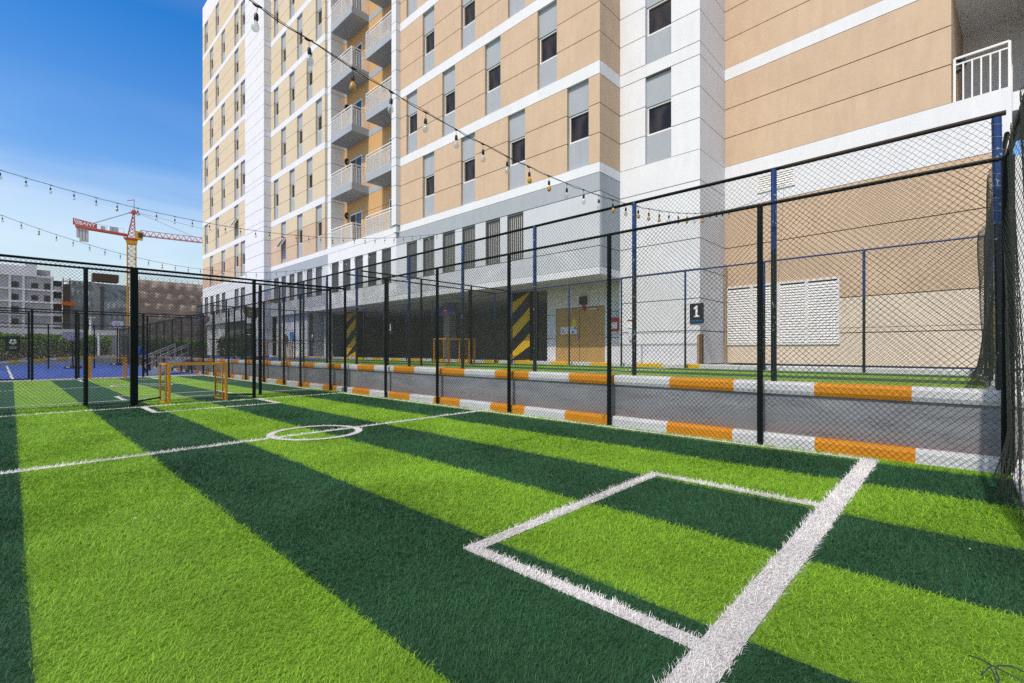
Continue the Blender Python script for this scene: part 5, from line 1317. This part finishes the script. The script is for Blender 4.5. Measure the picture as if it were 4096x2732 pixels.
for z in range(5): mb.bar((25, Yb - .35, 6.3 + z * 3.1), (60, Yb - .35, 6.3 + z * 3.1), .12, .18)
mb.build('edge_protection', [TIMBL], b3)
sc3 = MB()
for z in np.arange(1, 19, 1.2): sc3.bar((23.4, Yb - 1, z), (24.7, Yb - 1, z), .12, .12)
for x in (23.4, 24.7): sc3.bar((x, Yb - 1, 0), (x, Yb - 1, 19.5), .14, .14)
tag(sc3.build('scaffold_tower', [RUST]), 'narrow brown scaffold strip beside the crane mast and the tan netting', 'scaffold')
mb = MB(); mb.box((-22, Yb - 22, 4.9), (20.5, Yb - 14, 6.1)); 
for x in np.arange(-20, 20, 4.2): mb.box((x, Yb - 21.6, 0), (x + .6, Yb - 21, 4.9))
pod = mb.build('site_canopy', [CWHT]); tag(pod, 'long low white concrete canopy in front of the unfinished buildings', 'canopy')

# ------------------------------------------------------------------ litter on the turf
def leaf_bit(label, x, y, m, s_=.014):
    mb = MB(); mb.add([(x - s_, y, .03), (x, y - s_ * .6, .034), (x + s_, y, .03), (x, y + s_ * .6, .037), (x, y, .026)], [(0, 1, 4), (1, 2, 4), (2, 3, 4), (3, 0, 4)])
    tag(mb.build('fallen_leaf', [m], base=(x, y, 0.02)), label, 'fallen leaf', 'specks of litter on the turf')
LITP = mat('pale_litter', (.6, .58, .52), .8, .2); LITR = mat('reddish_litter', (.34, .12, .08), .8, .2)
leaf_bit('reddish leaf scrap on the dark band right of the near goal line', 4.62, 0.12, LITR)
leaf_bit('pale scrap on the light band in the left foreground', 0.62, 4.35, LITP)
leaf_bit('pale scrap on the dark band near the right edge', 4.05, -0.05, LITP, .010)
t = thing('loose_wire', 'kinked loops of loose dark fence wire lying on the turf at the lower right corner', 'wire', (2.55, -0.12, 0))
mb = MB()
def kink(pts, r_=.0024): mb.path(pts, r_, 6)
kink([(2.63, -.03, .03), (2.60, -.06, .045), (2.565, -.095, .05), (2.53, -.085, .06), (2.50, -.06, .03)])
kink([(2.60, -.20, .045), (2.59, -.15, .06), (2.575, -.11, .055), (2.55, -.10, .05), (2.52, -.11, .03), (2.48, -.10, .02)])
kink([(2.565, -.095, .05), (2.545, -.13, .05), (2.53, -.17, .045), (2.545, -.20, .05), (2.565, -.21, .05)])
kink([(2.53, -.085, .06), (2.515, -.10, .04), (2.49, -.105, .02)])
mb.build('strand', [mat('loose_wire_coat', (.03, .035, .05), .4, .4)], t, smooth=True)

# ------------------------------------------------------------------ light, sky, camera
ELEV, AZ = math.atan(1.3 / math.hypot(1.0, 0.09)), math.atan2(-0.09, -1.0)     # direction towards the sun
sun_dir = Vector((math.cos(ELEV) * math.cos(AZ), math.cos(ELEV) * math.sin(AZ), math.sin(ELEV)))
ld = bpy.data.lights.new('sun', 'SUN'); ld.energy = 2.6; ld.angle = R(0.53); ld.color = (1.0, 0.93, 0.83)
lo = bpy.data.objects.new('sun', ld); COL.objects.link(lo); lo.rotation_euler = sun_dir.to_track_quat('Z', 'Y').to_euler(); lo.location = (-20, -5, 30)
w = bpy.data.worlds.new('World'); scene.world = w; w.use_nodes = True
nt = w.node_tree; bg = nt.nodes['Background']
sky = nt.nodes.new('ShaderNodeTexSky'); sky.sky_type = 'NISHITA'; sky.sun_disc = False
sky.sun_elevation = ELEV; sky.sun_rotation = math.pi / 2 - AZ
sky.air_density = 1.2; sky.dust_density = 2.0; sky.ozone_density = 1.5; sky.altitude = 0
# the sky deepens quickly from a pale hazy horizon to a strong blue
tcw = nt.nodes.new('ShaderNodeTexCoord'); sxw = nt.nodes.new('ShaderNodeSeparateXYZ'); nt.links.new(tcw.outputs['Generated'], sxw.inputs[0])
rw_ = nt.nodes.new('ShaderNodeValToRGB'); nt.links.new(sxw.outputs['Z'], rw_.inputs['Fac'])
el = rw_.color_ramp.elements
el[0].position = 0.0; el[0].color = (1.0, 1.0, 1.0, 1)
el[1].position = 0.50; el[1].color = (0.10, 0.50, 0.95, 1)
e2 = el.new(0.19); e2.color = (0.95, 0.98, 1.0, 1)
e3 = el.new(0.30); e3.color = (0.42, 0.70, 1.0, 1)
e4 = el.new(0.66); e4.color = (0.95, 0.86, 0.76, 1)
e5 = el.new(1.0); e5.color = (1.0, 0.88, 0.74, 1)
mw = nt.nodes.new('ShaderNodeMix'); mw.data_type = 'RGBA'; mw.blend_type = 'MULTIPLY'; mw.inputs['Factor'].default_value = 1.0
nt.links.new(sky.outputs[0], mw.inputs['A']); nt.links.new(rw_.outputs['Color'], mw.inputs['B'])
mpw = nt.nodes.new('ShaderNodeMapping'); mpw.inputs['Scale'].default_value = (1.2, 1.2, 4.5); nt.links.new(tcw.outputs['Generated'], mpw.inputs[0])
nw = nt.nodes.new('ShaderNodeTexNoise'); nw.inputs['Scale'].default_value = 1.6; nw.inputs['Detail'].default_value = 6; nw.inputs['Distortion'].default_value = 0.6; nt.links.new(mpw.outputs[0], nw.inputs['Vector'])
cr = nt.nodes.new('ShaderNodeMapRange'); cr.inputs['From Min'].default_value = 0.42; cr.inputs['From Max'].default_value = 0.75; cr.inputs['To Max'].default_value = 0.8; nt.links.new(nw.outputs['Fac'], cr.inputs['Value'])
cz = nt.nodes.new('ShaderNodeMapRange'); cz.inputs['From Min'].default_value = 0.40; cz.inputs['From Max'].default_value = 0.08; nt.links.new(sxw.outputs['Z'], cz.inputs['Value'])
cm = nt.nodes.new('ShaderNodeMath'); cm.operation = 'MULTIPLY'; nt.links.new(cr.outputs[0], cm.inputs[0]); nt.links.new(cz.outputs[0], cm.inputs[1])
mc = nt.nodes.new('ShaderNodeMix'); mc.data_type = 'RGBA'; nt.links.new(cm.outputs[0], mc.inputs['Factor']); nt.links.new(mw.outputs['Result'], mc.inputs['A']); mc.inputs['B'].default_value = (5.6, 5.75, 5.9, 1)
nt.links.new(mc.outputs['Result'], bg.inputs['Color']); bg.inputs['Strength'].default_value = 0.15
cam = bpy.data.cameras.new('camera'); co = bpy.data.objects.new('camera', cam); COL.objects.link(co)
co.location = (0, 0, 1.25); co.rotation_euler = (R(90), 0, -(math.pi / 2 - YAW))
cam.sensor_width = 36; cam.lens = 36 * 1892 / 4096; cam.shift_y = 36 / 4096; cam.clip_start = 0.05; cam.clip_end = 3000
scene.camera = co
vs = scene.view_settings; vs.view_transform = 'Standard'; vs.look = 'None'; vs.gamma = 1; vs.use_curve_mapping = False; vs.exposure = 0.42
scene.cycles.max_bounces = 6; scene.cycles.transparent_max_bounces = 12
scene.cycles.use_denoising = False
